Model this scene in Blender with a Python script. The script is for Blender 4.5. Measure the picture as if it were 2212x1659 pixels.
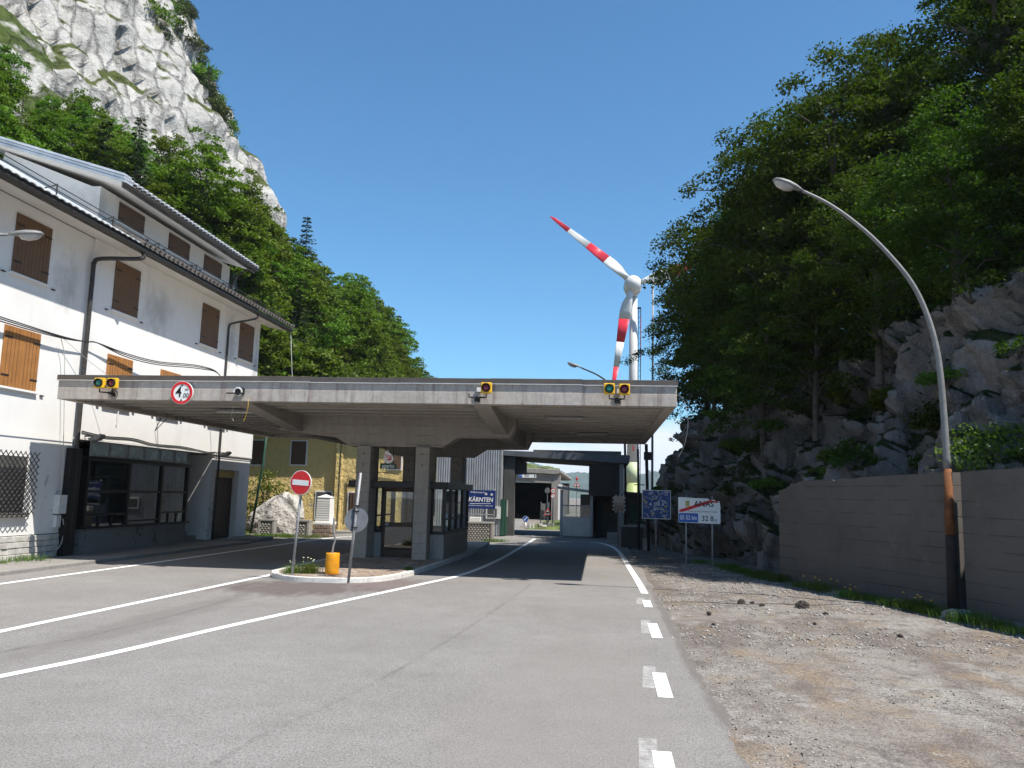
import bpy, bmesh, math, random
import numpy as np
from mathutils import Vector, Matrix, noise as mn

for o in list(bpy.data.objects):
    bpy.data.objects.remove(o, do_unlink=True)
SC = bpy.context.scene
COL = SC.collection
R = math.radians

# ---------------------------------------------------------------- camera
YAW, PITCH, ROLL = -0.108833, 0.135062, 0.0248196
_f = Vector((math.sin(YAW) * math.cos(PITCH), math.cos(YAW) * math.cos(PITCH), math.sin(PITCH)))
_r = Vector((math.cos(YAW), -math.sin(YAW), 0))
_u = _r.cross(_f)
_r2 = _r * math.cos(ROLL) + _u * math.sin(ROLL)
_u2 = _u * math.cos(ROLL) - _r * math.sin(ROLL)
cd = bpy.data.cameras.new('camera')
cam = bpy.data.objects.new('camera', cd)
COL.objects.link(cam)
m3 = Matrix((_r2, _u2, -_f)).transposed()
cam.matrix_world = Matrix.Translation((0, 0, 2.2)) @ m3.to_4x4()
cd.sensor_width = 36.0
cd.lens = 1777.1 / 2212 * 36
cd.clip_start = 0.1
cd.clip_end = 20000
SC.camera = cam

# ---------------------------------------------------------------- sky, sun, exposure
SUN = Vector((0.525, -0.27, 1.0)).normalized()       # towards the sun
EL = math.asin(SUN.z)
AZ = math.atan2(SUN.x, SUN.y)
W = bpy.data.worlds.new('World')
SC.world = W
W.use_nodes = True
nt = W.node_tree
nt.nodes.clear()
wo = nt.nodes.new('ShaderNodeOutputWorld')
bg = nt.nodes.new('ShaderNodeBackground')
sky = nt.nodes.new('ShaderNodeTexSky')
sky.sky_type = 'NISHITA'
sky.sun_disc = False
sky.sun_elevation = EL
sky.sun_rotation = AZ
sky.altitude = 300
sky.air_density = 1.0
sky.dust_density = 0.2
sky.ozone_density = 1.6
bg.inputs['Strength'].default_value = 0.118
# low summer clouds all along the horizon
tc = nt.nodes.new('ShaderNodeTexCoord')
sep = nt.nodes.new('ShaderNodeSeparateXYZ')
nz = nt.nodes.new('ShaderNodeTexNoise')
nz.inputs['Scale'].default_value = 5.0
nz.inputs['Detail'].default_value = 6
mp = nt.nodes.new('ShaderNodeMapping')
mp.inputs['Scale'].default_value = (1, 1, 5)
nt.links.new(tc.outputs['Generated'], mp.inputs['Vector'])
nt.links.new(mp.outputs['Vector'], nz.inputs['Vector'])
nt.links.new(tc.outputs['Generated'], sep.inputs[0])
el = nt.nodes.new('ShaderNodeMapRange')
el.inputs['From Min'].default_value = 0.02
el.inputs['From Max'].default_value = 0.12
el.inputs['To Min'].default_value = 0.9
el.inputs['To Max'].default_value = 0.0
nt.links.new(sep.outputs['Z'], el.inputs['Value'])
ad = nt.nodes.new('ShaderNodeMath'); ad.operation = 'ADD'
nt.links.new(el.outputs[0], ad.inputs[0]); nt.links.new(nz.outputs['Fac'], ad.inputs[1])
cr = nt.nodes.new('ShaderNodeMapRange')
cr.inputs['From Min'].default_value = 0.75
cr.inputs['From Max'].default_value = 1.0
nt.links.new(ad.outputs[0], cr.inputs['Value'])
mx = nt.nodes.new('ShaderNodeMix'); mx.data_type = 'RGBA'
mx.inputs['B'].default_value = (5.6, 5.9, 6.4, 1)
nt.links.new(cr.outputs[0], mx.inputs['Factor'])
tn = nt.nodes.new('ShaderNodeMix'); tn.data_type = 'RGBA'; tn.blend_type = 'MULTIPLY'; tn.inputs['Factor'].default_value = 1
tn.inputs['B'].default_value = (.47, .80, .95, 1)
nt.links.new(sky.outputs[0], tn.inputs['A'])
nt.links.new(tn.outputs['Result'], mx.inputs['A'])
nt.links.new(mx.outputs['Result'], bg.inputs['Color'])
nt.links.new(bg.outputs[0], wo.inputs[0])

sd = bpy.data.lights.new('sun', 'SUN')
sd.energy = 5.0
sd.angle = R(0.53)
sd.color = (1.0, 0.95, 0.87)
sun = bpy.data.objects.new('sun', sd)
COL.objects.link(sun)
sun.rotation_euler = (-SUN).to_track_quat('-Z', 'Y').to_euler()
sun.location = (30, -20, 60)
SC.view_settings.view_transform = 'Standard'
SC.view_settings.look = 'None'
SC.view_settings.gamma = 1
SC.view_settings.exposure = 0.65
SC.render.engine = 'CYCLES'
SC.cycles.max_bounces = 5
SC.cycles.diffuse_bounces = 3
SC.cycles.glossy_bounces = 3
SC.cycles.volume_bounces = 0
SC.cycles.transparent_max_bounces = 12
SC.cycles.use_adaptive_sampling = True
SC.cycles.adaptive_threshold = 0.02

# ---------------------------------------------------------------- helpers
rnd = random.Random(7)


class MB:
    def __init__(s):
        s.v = []; s.f = []

    def add(s, v, f):
        n = len(s.v)
        s.v += [tuple(p) for p in v]
        s.f += [tuple(i + n for i in q) for q in f]
        return s

    def box(s, x0, y0, z0, x1, y1, z1):
        v = [(x, y, z) for z in (z0, z1) for y in (y0, y1) for x in (x0, x1)]
        return s.add(v, [(0, 2, 3, 1), (4, 5, 7, 6), (0, 1, 5, 4), (2, 6, 7, 3), (0, 4, 6, 2), (1, 3, 7, 5)])

    def obox(s, c, a, b, d):
        c, a, b, d = map(Vector, (c, a, b, d))
        v = [c + a * i + b * j + d * k for k in (-1, 1) for j in (-1, 1) for i in (-1, 1)]
        return s.add(v, [(0, 2, 3, 1), (4, 5, 7, 6), (0, 1, 5, 4), (2, 6, 7, 3), (0, 4, 6, 2), (1, 3, 7, 5)])

    def beam(s, p, q, w, h):
        p, q = Vector(p), Vector(q); d = (q - p)
        ax = d.normalized(); up = Vector((0, 0, 1))
        if abs(ax.z) > .95: up = Vector((0, 1, 0))
        sd = ax.cross(up).normalized(); u = sd.cross(ax)
        return s.obox((p + q) / 2, sd * w / 2, d / 2, u * h / 2)

    def prism(s, poly, axis, a, b):
        # poly in the other two axes (in xyz order); extruded from a to b
        def P(u, w, t):
            return {'x': (t, u, w), 'y': (u, t, w), 'z': (u, w, t)}[axis]
        n = len(poly)
        v = [P(u, w, a) for u, w in poly] + [P(u, w, b) for u, w in poly]
        f = [tuple(range(n)), tuple(range(2 * n - 1, n - 1, -1))] + [(i, i + n, (i + 1) % n + n, (i + 1) % n) for i in range(n)]
        return s.add(v, f)

    def tube(s, pts, r, n=8, cap=True):
        pts = [Vector(p) for p in pts]
        rs = r if isinstance(r, (list, tuple)) else [r] * len(pts)
        v = []; f = []
        prev = None
        for i, p in enumerate(pts):
            d = (pts[min(i + 1, len(pts) - 1)] - pts[max(i - 1, 0)]).normalized()
            if prev is None:
                ref = Vector((0, 0, 1)) if abs(d.z) < .9 else Vector((1, 0, 0))
                a = d.cross(ref).normalized()
            else:
                a = (prev - d * prev.dot(d)).normalized()
            prev = a
            b = d.cross(a)
            for k in range(n):
                t = 2 * math.pi * k / n
                v.append(p + (a * math.cos(t) + b * math.sin(t)) * rs[i])
        for i in range(len(pts) - 1):
            for k in range(n):
                f.append((i * n + k, i * n + (k + 1) % n, (i + 1) * n + (k + 1) % n, (i + 1) * n + k))
        if cap:
            f.append(tuple(range(n - 1, -1, -1)))
            f.append(tuple((len(pts) - 1) * n + k for k in range(n)))
        return s.add(v, f)

    def lathe(s, prof, c=(0, 0, 0), n=16, axis='z'):
        v = []; f = []
        for r, z in prof:
            for k in range(n):
                t = 2 * math.pi * k / n
                p = (r * math.cos(t), r * math.sin(t), z)
                if axis == 'y': p = (p[0], p[2], p[1])
                if axis == 'x': p = (p[2], p[0], p[1])
                v.append((p[0] + c[0], p[1] + c[1], p[2] + c[2]))
        for i in range(len(prof) - 1):
            for k in range(n):
                f.append((i * n + k, i * n + (k + 1) % n, (i + 1) * n + (k + 1) % n, (i + 1) * n + k))
        f.append(tuple(range(n - 1, -1, -1)))
        f.append(tuple((len(prof) - 1) * n + k for k in range(n)))
        return s.add(v, f)

    def quad(s, *p):
        return s.add(p, [tuple(range(len(p)))])

    def ribbon(s, pts, w, z):
        pts = [Vector((p[0], p[1], 0)) for p in pts]
        v = []; f = []
        for i, p in enumerate(pts):
            d = (pts[min(i + 1, len(pts) - 1)] - pts[max(i - 1, 0)]).normalized()
            nrm = Vector((d.y, -d.x, 0))
            v += [(p - nrm * w / 2) + Vector((0, 0, z)), (p + nrm * w / 2) + Vector((0, 0, z))]
        for i in range(len(pts) - 1):
            f.append((2 * i, 2 * i + 1, 2 * i + 3, 2 * i + 2))
        return s.add(v, f)

    def build(s, name, mat, parent=None, smooth=False, bevel=0, kind=None):
        me = bpy.data.meshes.new(name)
        me.from_pydata(s.v, [], s.f)
        return link(name, me, mat, parent, smooth, bevel, kind)


LOCAL = set()


def attach(o, parent):
    o.parent = parent
    if parent.parent is None and parent.name not in LOCAL:
        o.matrix_parent_inverse = Matrix.Translation(-parent.location)


def link(name, me, mat, parent=None, smooth=False, bevel=0, kind=None):
    bm = bmesh.new(); bm.from_mesh(me)
    bmesh.ops.recalc_face_normals(bm, faces=bm.faces)
    bm.to_mesh(me); bm.free()
    if smooth:
        me.polygons.foreach_set('use_smooth', [True] * len(me.polygons))
    o = bpy.data.objects.new(name, me)
    if mat: me.materials.append(M[mat] if isinstance(mat, str) else mat)
    COL.objects.link(o)
    if parent is not None: attach(o, parent)
    if bevel:
        b = o.modifiers.new('bevel', 'BEVEL'); b.width = bevel; b.segments = 2; b.limit_method = 'ANGLE'
        b.angle_limit = R(40)
    if kind: o['kind'] = kind
    return o


def fast(name, v, f, mat, parent=None, smooth=False, kind=None):
    # big meshes of one face size, straight from numpy arrays
    me = bpy.data.meshes.new(name)
    nv, nf, k = len(v), len(f), f.shape[1]
    me.vertices.add(nv); me.vertices.foreach_set('co', np.ascontiguousarray(v, dtype=np.float32).ravel())
    me.loops.add(nf * k); me.loops.foreach_set('vertex_index', np.ascontiguousarray(f, dtype=np.int32).ravel())
    me.polygons.add(nf)
    me.polygons.foreach_set('loop_start', np.arange(0, nf * k, k, dtype=np.int32))
    me.polygons.foreach_set('loop_total', np.full(nf, k, dtype=np.int32))
    if smooth: me.polygons.foreach_set('use_smooth', np.ones(nf, dtype=bool))
    me.update(); me.validate()
    o = bpy.data.objects.new(name, me)
    me.materials.append(M[mat])
    COL.objects.link(o)
    if parent is not None: attach(o, parent)
    if kind: o['kind'] = kind
    return o


def tag(o, label=None, cat=None, group=None, kind=None):
    if label: o['label'] = label
    if cat: o['category'] = cat
    if group: o['group'] = group
    if kind: o['kind'] = kind
    return o


def thing(name, label, cat, loc=(0, 0, 0), group=None, local=False, rot=None):
    o = bpy.data.objects.new(name, None)
    COL.objects.link(o)
    o.empty_display_size = .2
    o.location = loc
    if rot: o.rotation_euler = rot
    if local: LOCAL.add(o.name)
    return tag(o, label, cat, group)


def dup(root, loc, rotz=0, scale=1, label=None, group=None, rot=None):
    r = root.copy(); COL.objects.link(r)
    r.location = loc
    r.rotation_euler = rot if rot else (0, 0, rotz)
    r.scale = scale if isinstance(scale, (tuple, list)) else (scale,) * 3
    if label: r['label'] = label
    if group: r['group'] = group
    for ch in list(root.children):
        c = ch.copy(); COL.objects.link(c); c.parent = r
        for g in list(ch.children):
            d = g.copy(); COL.objects.link(d); d.parent = c
    return r


def text(s, size, mat, parent, loc, name='lettering', align='CENTER', face='-y', sx=1.0, ext=0.002, shear=0, bold=0.0):
    cu = bpy.data.curves.new('t', 'FONT')
    cu.body = s; cu.size = size; cu.align_x = align; cu.align_y = 'CENTER'; cu.extrude = ext; cu.shear = shear
    cu.offset = bold * size
    cu.resolution_u = 3
    to = bpy.data.objects.new('t', cu); COL.objects.link(to)
    dg = bpy.context.evaluated_depsgraph_get()
    me = bpy.data.meshes.new_from_object(to.evaluated_get(dg))
    bpy.data.objects.remove(to, do_unlink=True)
    m = Matrix.Diagonal((sx, 1, 1, 1))
    if face == '-y': m = Matrix.Rotation(R(90), 4, 'X') @ m
    me.transform(Matrix.Translation(loc) @ m)
    me.materials.clear()
    me.name = name
    return link(name, me, mat, parent)


def arc(c, r, a0, a1, n):
    return [(c[0] + r * math.cos(R(a0 + (a1 - a0) * i / n)), c[1] + r * math.sin(R(a0 + (a1 - a0) * i / n))) for i in range(n + 1)]


def circ(cx, cy, r, n=32):
    return [(cx + r * math.cos(2 * math.pi * i / n), cy + r * math.sin(2 * math.pi * i / n)) for i in range(n)]


def smooth_path(pts, n=6):
    # Catmull-Rom through the points
    P = [Vector(p) for p in pts]
    out = []
    for i in range(len(P) - 1):
        a, b, c, d = P[max(i - 1, 0)], P[i], P[i + 1], P[min(i + 2, len(P) - 1)]
        for k in range(n):
            t = k / n
            out.append(.5 * ((2 * b) + (c - a) * t + (2 * a - 5 * b + 4 * c - d) * t * t + (3 * b - a - 3 * c + d) * t ** 3))
    out.append(P[-1])
    return out


# ---------------------------------------------------------------- materials
M = {}


class N:
    def __init__(s, name):
        s.m = bpy.data.materials.new(name); s.m.use_nodes = True
        s.t = s.m.node_tree; s.t.nodes.clear()
        s.out = s.n('OutputMaterial')
        M[name] = s.m

    def n(s, t, **k):
        x = s.t.nodes.new('ShaderNode' + t)
        for a, b in k.items():
            if a in x.inputs: pass
            setattr(x, a, b)
        return x

    def l(s, a, b):
        s.t.links.new(a, b)

    def val(s, sock, v):
        if hasattr(v, 'is_output') or isinstance(v, bpy.types.NodeSocket): s.l(v, sock)
        elif isinstance(v, (tuple, list)) and len(v) == 3 and sock.type == 'RGBA': sock.default_value = (*v, 1)
        else: sock.default_value = v

    def pos(s, scale=(1, 1, 1), rot=(0, 0, 0), obj=False, uv=False, loc=(0, 0, 0)):
        if obj or uv:
            src = s.n('TexCoord').outputs['UV' if uv else 'Object']
        else:
            src = s.n('NewGeometry').outputs['Position']
        mp = s.n('Mapping')
        mp.inputs['Scale'].default_value = scale; mp.inputs['Rotation'].default_value = rot; mp.inputs['Location'].default_value = loc
        s.l(src, mp.inputs['Vector'])
        return mp.outputs[0]

    def noise(s, vec, scale, detail=4, rough=.55, dist=0):
        x = s.n('TexNoise'); s.l(vec, x.inputs['Vector'])
        x.inputs['Scale'].default_value = scale; x.inputs['Detail'].default_value = detail; x.inputs['Roughness'].default_value = rough
        x.inputs['Distortion'].default_value = dist
        return x.outputs['Fac']

    def voro(s, vec, scale, feature='F1', out='Distance'):
        x = s.n('TexVoronoi', feature=feature); s.l(vec, x.inputs['Vector']); x.inputs['Scale'].default_value = scale
        return x.outputs[out]

    def ramp(s, fac, stops):
        x = s.n('ValToRGB'); s.l(fac, x.inputs[0])
        e = x.color_ramp.elements
        while len(e) < len(stops): e.new(.5)
        for i, (p, c) in enumerate(stops):
            e[i].position = p
            if not isinstance(c, (tuple, list)): c = (c, c, c)
            e[i].color = (*c, 1)
        return x.outputs[0]

    def mr(s, v, a, b, c=0, d=1):
        x = s.n('MapRange'); s.l(v, x.inputs['Value'])
        for i, q in zip(('From Min', 'From Max', 'To Min', 'To Max'), (a, b, c, d)): x.inputs[i].default_value = q
        return x.outputs[0]

    def mix(s, fac, a, b, mode='MIX'):
        x = s.n('Mix', data_type='RGBA', blend_type=mode)
        s.val(x.inputs['Factor'], fac); s.val(x.inputs[6], a); s.val(x.inputs[7], b)
        return x.outputs[2]

    def math(s, op, a, b=0):
        x = s.n('Math', operation=op); s.val(x.inputs[0], a); s.val(x.inputs[1], b)
        return x.outputs[0]

    def bump(s, h, strength=.4, dist=.02, base=None):
        x = s.n('Bump'); x.inputs['Strength'].default_value = strength; x.inputs['Distance'].default_value = dist
        s.l(h, x.inputs['Height'])
        if base is not None: s.l(base, x.inputs['Normal'])
        return x.outputs[0]

    def pr(s, col, rough=.8, metal=0, normal=None, spec=.35, alpha=None):
        x = s.n('BsdfPrincipled')
        s.val(x.inputs['Base Color'], col); s.val(x.inputs['Roughness'], rough); s.val(x.inputs['Metallic'], metal)
        x.inputs['Specular IOR Level'].default_value = spec
        if normal is not None: s.l(normal, x.inputs['Normal'])
        if alpha is not None: s.val(x.inputs['Alpha'], alpha)
        s.l(x.outputs[0], s.out.inputs[0])
        return x


def plain(name, col, rough=.6, metal=0, var=.25, scale=6, bump=.0, spec=.35, obj=False, dirt=None, grain=60):
    m = N(name)
    p = m.pos(obj=obj)
    n1 = m.noise(p, scale, 5)
    f = m.mr(n1, .3, .7, 1 - var, 1 + var * .6)
    c = m.mix(1.0, col, f, 'MULTIPLY')
    if dirt:
        n2 = m.noise(m.pos(scale=(1, 1, .3), obj=obj), scale * .7, 6, .65)
        c = m.mix(m.mr(n2, .5, .75, 0, .7), c, dirt)
    nr = m.bump(m.noise(p, grain, 3), bump, .01) if bump else None
    m.pr(c, m.mr(n1, .2, .8, max(rough - .1, .03), min(rough + .1, 1)), metal, nr, spec)
    return m


def concrete(name, c1, c2, stain, lines=0.0, lscale=2.2, streak=.5, dark=(.05, .045, .04), linedir='z', vs=.35):
    m = N(name)
    p = m.pos()
    a = m.noise(p, .7, 6, .6); b = m.noise(p, 9, 5, .65); sp = m.noise(p, 70, 3, .7)
    c = m.mix(m.mr(a, .3, .7), c1, c2)
    st = m.noise(m.pos(scale=(3.5, 3.5, 3.5) if vs == 1 else (3.5, 3.5, vs)), 1.6 if vs != 1 else .3, 7, .68)
    c = m.mix(m.mr(st, .5, .72, 0, streak), c, stain)
    st2 = m.noise(m.pos(scale=(6, 6, 6) if vs == 1 else (6, 6, .6), loc=(3, 1, 2)), 1.3 if vs != 1 else .25, 6, .7)
    c = m.mix(m.mr(st2, .6, .78, 0, streak * .8), c, dark)
    lt = m.noise(m.pos(scale=(4, 4, 4) if vs == 1 else (4, 4, .4), loc=(9, 4, 2)), 1.1 if vs != 1 else .4, 6, .7)
    c = m.mix(m.mr(lt, .62, .75, 0, streak * .8), c, (.55, .53, .5) if vs != 1 else (.19, .18, .17))
    c = m.mix(m.mr(b, .35, .7, .0, .28), c, (.12, .11, .10))
    c = m.mix(1, c, m.mr(sp, .2, .8, .8, 1.15), 'MULTIPLY')
    h = m.math('ADD', m.math('MULTIPLY', b, .6), m.math('MULTIPLY', sp, .35))
    if lines:
        wv = m.n('TexWave', wave_type='BANDS', bands_direction=linedir.upper(), wave_profile='SIN')
        m.l(m.pos(), wv.inputs['Vector']); wv.inputs['Scale'].default_value = lscale
        wv.inputs['Distortion'].default_value = .25; wv.inputs['Detail'].default_value = 2; wv.inputs['Detail Scale'].default_value = .6
        g = m.mr(wv.outputs['Fac'], 0, .035, 0, 1)
        brk = m.mr(m.noise(m.pos(loc=(5, 5, 5)), 1.2, 4), .42, .6, 0, 1)
        g2 = m.math('MAXIMUM', g, brk)
        c = m.mix(1, c, m.mr(g2, 0, 1, 1 - lines, 1), 'MULTIPLY')
        h = m.math('ADD', h, m.math('MULTIPLY', g2, .9))
    m.pr(c, .88, 0, m.bump(h, .45, .012), .25)
    return m


def glass(name, tint=(.75, .82, .8), refl=.06, rough=.0):
    m = N(name)
    tr = m.n('BsdfTransparent'); tr.inputs[0].default_value = (*tint, 1)
    gl = m.n('BsdfGlossy'); gl.inputs['Roughness'].default_value = rough; gl.inputs['Color'].default_value = (.95, .97, 1, 1)
    wv = m.noise(m.pos(), 1.1, 2)
    m.l(m.bump(wv, .02, .05), gl.inputs['Normal'])
    fr = m.n('Fresnel'); fr.inputs['IOR'].default_value = 1.55
    f = m.math('ADD', fr.outputs[0], refl)
    mxs = m.n('MixShader'); m.l(f, mxs.inputs[0]); m.l(tr.outputs[0], mxs.inputs[1]); m.l(gl.outputs[0], mxs.inputs[2])
    m.l(mxs.outputs[0], m.out.inputs[0])
    return m


def leaf(name, c1, c2, c3, trans=.35, scale=.5):
    m = N(name)
    p = m.pos()
    a = m.noise(p, scale, 3); b = m.noise(p, 9, 2)
    oi = m.n('ObjectInfo')
    c = m.mix(m.mr(a, .35, .65), c1, c2)
    c = m.mix(m.mr(b, .45, .75, 0, .7), c, c3)
    hs = m.n('HueSaturation')
    m.l(c, hs.inputs['Color'])
    m.l(m.mr(oi.outputs['Random'], 0, 1, .47, .525), hs.inputs['Hue'])
    m.l(m.mr(oi.outputs['Random'], 0, 1, .7, 1.25), hs.inputs['Value'])
    df = m.n('BsdfPrincipled'); m.l(hs.outputs[0], df.inputs['Base Color']); df.inputs['Roughness'].default_value = .6
    df.inputs['Specular IOR Level'].default_value = .15
    tl = m.n('BsdfTranslucent')
    c2_ = m.mix(1, hs.outputs[0], (1.3, 1.5, .6), 'MULTIPLY')
    m.l(c2_, tl.inputs[0])
    mxs = m.n('MixShader'); mxs.inputs[0].default_value = trans
    m.l(df.outputs[0], mxs.inputs[1]); m.l(tl.outputs[0], mxs.inputs[2]); m.l(mxs.outputs[0], m.out.inputs[0])
    return m


def asphalt():
    m = N('asphalt')
    p = m.pos()
    agg = m.voro(p, 70); agg2 = m.noise(p, 130, 2, .7); big = m.noise(p, .35, 5, .6); mid = m.noise(p, 2.2, 5, .6)
    c = m.mix(m.mr(big, .35, .65), (.235, .222, .208), (.29, .276, .262))
    c = m.mix(m.mr(mid, .4, .7, 0, .35), c, (.17, .158, .146))
    # lengthwise tyre wear and the finer, older surface towards the left lanes
    ln = m.noise(m.pos(scale=(1.6, .12, 1)), 1.1, 4, .5)
    c = m.mix(m.mr(ln, .45, .7, 0, .35), c, (.28, .268, .252))
    c = m.mix(m.mr(agg2, .48, .7, 0, .8), c, (.075, .07, .066))
    c = m.mix(m.mr(m.noise(p, 45, 2, .8), .52, .64, 0, .75), c, (.09, .083, .078))
    c = m.mix(m.mr(m.noise(m.pos(loc=(3, 3, 0)), 48, 2, .8), .58, .7, 0, .7), c, (.40, .385, .37))
    c = m.mix(m.mr(agg, .0, .22, .6, 0), c, (.42, .40, .38))
    c = m.mix(m.mr(m.noise(p, 28, 3, .6), .56, .74, 0, .4), c, (.1, .092, .086))
    # dark oily patch before the island
    def spot(x, y, rx, ry, col, amt, c):
        sx = m.n('VectorMath', operation='SUBTRACT'); m.l(m.n('NewGeometry').outputs['Position'], sx.inputs[0]); sx.inputs[1].default_value = (x, y, 0)
        sc_ = m.n('VectorMath', operation='MULTIPLY'); m.l(sx.outputs[0], sc_.inputs[0]); sc_.inputs[1].default_value = (1 / rx, 1 / ry, 0)
        le = m.n('VectorMath', operation='LENGTH'); m.l(sc_.outputs[0], le.inputs[0])
        e = m.math('ADD', le.outputs['Value'], m.mr(m.noise(m.pos(scale=(1.2, .5, 1)), 2.5, 5, .6), .2, .8, -.45, .45))
        return m.mix(m.mr(e, .6, 1.15, amt, 0), c, col)
    c = spot(-6.9, 18.6, 1.9, 1.6, (.10, .078, .074), .8, c)
    c = spot(-7.4, 13.6, .5, 4.5, (.15, .137, .128), .55, c)
    c = spot(-5.2, 20.0, .9, 1.6, (.14, .10, .095), .6, c)
    c = spot(1.3, 14, .14, 9, (.12, .10, .09), .6, c)
    c = spot(-.3, 9, 1.2, 5, (.22, .2, .185), .5, c)
    h = m.math('ADD', m.math('MULTIPLY', agg, 1.0), m.math('MULTIPLY', agg2, .5))
    m.pr(c, .9, 0, m.bump(h, .55, .012), .25)


def shoulder():
    m = N('dirt_gravel')
    p = m.pos()
    big = m.noise(m.pos(scale=(1, .6, 1)), .55, 6, .62); mid = m.noise(p, 2.6, 6, .65); st = m.voro(p, 38); st2 = m.voro(p, 90); fine = m.noise(p, 60, 3, .7)
    c = m.mix(m.mr(big, .4, .6), (.27, .252, .23), (.215, .188, .163))
    pat = m.noise(m.pos(scale=(1, .45, 1), rot=(0, 0, .5), loc=(2, 6, 0)), .62, 6, .68)
    c = m.mix(m.mr(pat, .47, .58, 0, .85), c, (.125, .10, .086))
    pat2 = m.noise(m.pos(scale=(1, .5, 1), rot=(0, 0, .5), loc=(12, 3, 0)), .8, 6, .68)
    c = m.mix(m.mr(pat2, .53, .62, 0, .6), c, (.235, .165, .098))
    c = m.mix(m.mr(mid, .49, .66, 0, .8), c, (.115, .095, .083))
    c = m.mix(m.mr(m.noise(m.pos(loc=(7, 3, 0)), .9, 5), .58, .7, 0, .6), c, (.26, .20, .125))
    c = m.mix(m.mr(m.noise(m.pos(loc=(1, 9, 0)), 1.4, 6, .7), .57, .68, 0, .85), c, (.33, .315, .30))
    c = m.mix(m.mr(m.noise(m.pos(loc=(4, 2, 0), scale=(1, .5, 1)), 1.1, 6, .7), .6, .7, 0, .8), c, (.07, .062, .058))
    c = m.mix(m.mr(fine, .55, .75, 0, .6), c, (.075, .06, .05))
    c = m.mix(m.mr(st, .0, .16, .55, 0), c, (.42, .40, .37))
    c = m.mix(m.mr(st2, .0, .13, .55, 0), c, (.38, .36, .33))
    h = m.math('ADD', m.math('MULTIPLY', mid, .8), m.math('SUBTRACT', m.math('MULTIPLY', fine, .5), m.math('MULTIPLY', st, .8)))
    c = m.mix(m.mr(m.noise(p, 22, 3, .85), .47, .62, 0, .75), c, (.095, .08, .072))
    c = m.mix(m.mr(m.noise(m.pos(loc=(8, 1, 0)), 30, 3, .8), .56, .68, 0, .65), c, (.42, .40, .375))
    m.pr(c, .95, 0, m.bump(h, .45, .02), .15)


def plaster(name, col, grime, peel, amt=.35, rough=0):
    m = N(name)
    p = m.pos()
    a = m.noise(p, .5, 6, .6); st = m.noise(m.pos(scale=(2, 2, .35)), 1.0, 7, .65); f = m.noise(p, 40, 4, .7)
    c = m.mix(m.mr(a, .45, .75, 0, .25), col, grime)
    c = m.mix(m.mr(st, .55, .8, 0, amt), c, grime)
    pe = m.noise(m.pos(loc=(2, 5, 1)), 1.4, 8, .65)
    hgt = m.n('SeparateXYZ'); m.l(m.n('NewGeometry').outputs['Position'], hgt.inputs[0])
    low = m.mr(hgt.outputs['Z'], 2.2, 4.2, .07, -.06)
    pm = m.mr(m.math('ADD', pe, low), .655, .675, 0, .8)
    c = m.mix(pm, c, peel)
    c = m.mix(1, c, m.mr(f, .2, .8, .93, 1.05), 'MULTIPLY')
    h = m.math('SUBTRACT', m.math('MULTIPLY', f, .35), pm)
    if name in ('white_plaster', 'soffit_plaster'):
        for (cy_, cz_, ry_, rz_) in ((25.5, 11.75, .5, .75),) if name == 'soffit_plaster' else ((27.6, 8.5, 1.1, .9), (22.6, 8.2, .7, 1.0), (33.6, 8.4, .5, 1.2), (36.2, 7.2, .4, 2.0)):
            sx = m.n('VectorMath', operation='SUBTRACT'); m.l(m.n('NewGeometry').outputs['Position'], sx.inputs[0]); sx.inputs[1].default_value = (0, cy_, cz_)
            sc_ = m.n('VectorMath', operation='MULTIPLY'); m.l(sx.outputs[0], sc_.inputs[0]); sc_.inputs[1].default_value = (0, 1 / ry_, 1 / rz_)
            le = m.n('VectorMath', operation='LENGTH'); m.l(sc_.outputs[0], le.inputs[0])
            e = m.math('ADD', le.outputs['Value'], m.mr(m.noise(p, 2.2, 5, .7), .2, .8, -.6, .6))
            c = m.mix(m.mr(e, .2, 1.1, .55, 0), c, (.30, .295, .28))
    if rough:
        big_ = m.noise(m.pos(scale=(1, 1, .8)), 4.5, 5, .65)
        c = m.mix(m.mr(big_, .5, .75, 0, .35), c, tuple(q * .5 for q in col))
        h = m.math('ADD', h, m.math('MULTIPLY', big_, rough))
    m.pr(c, .92, 0, m.bump(h, .35 + rough * .1, .01 + rough * .012), .2)


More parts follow.
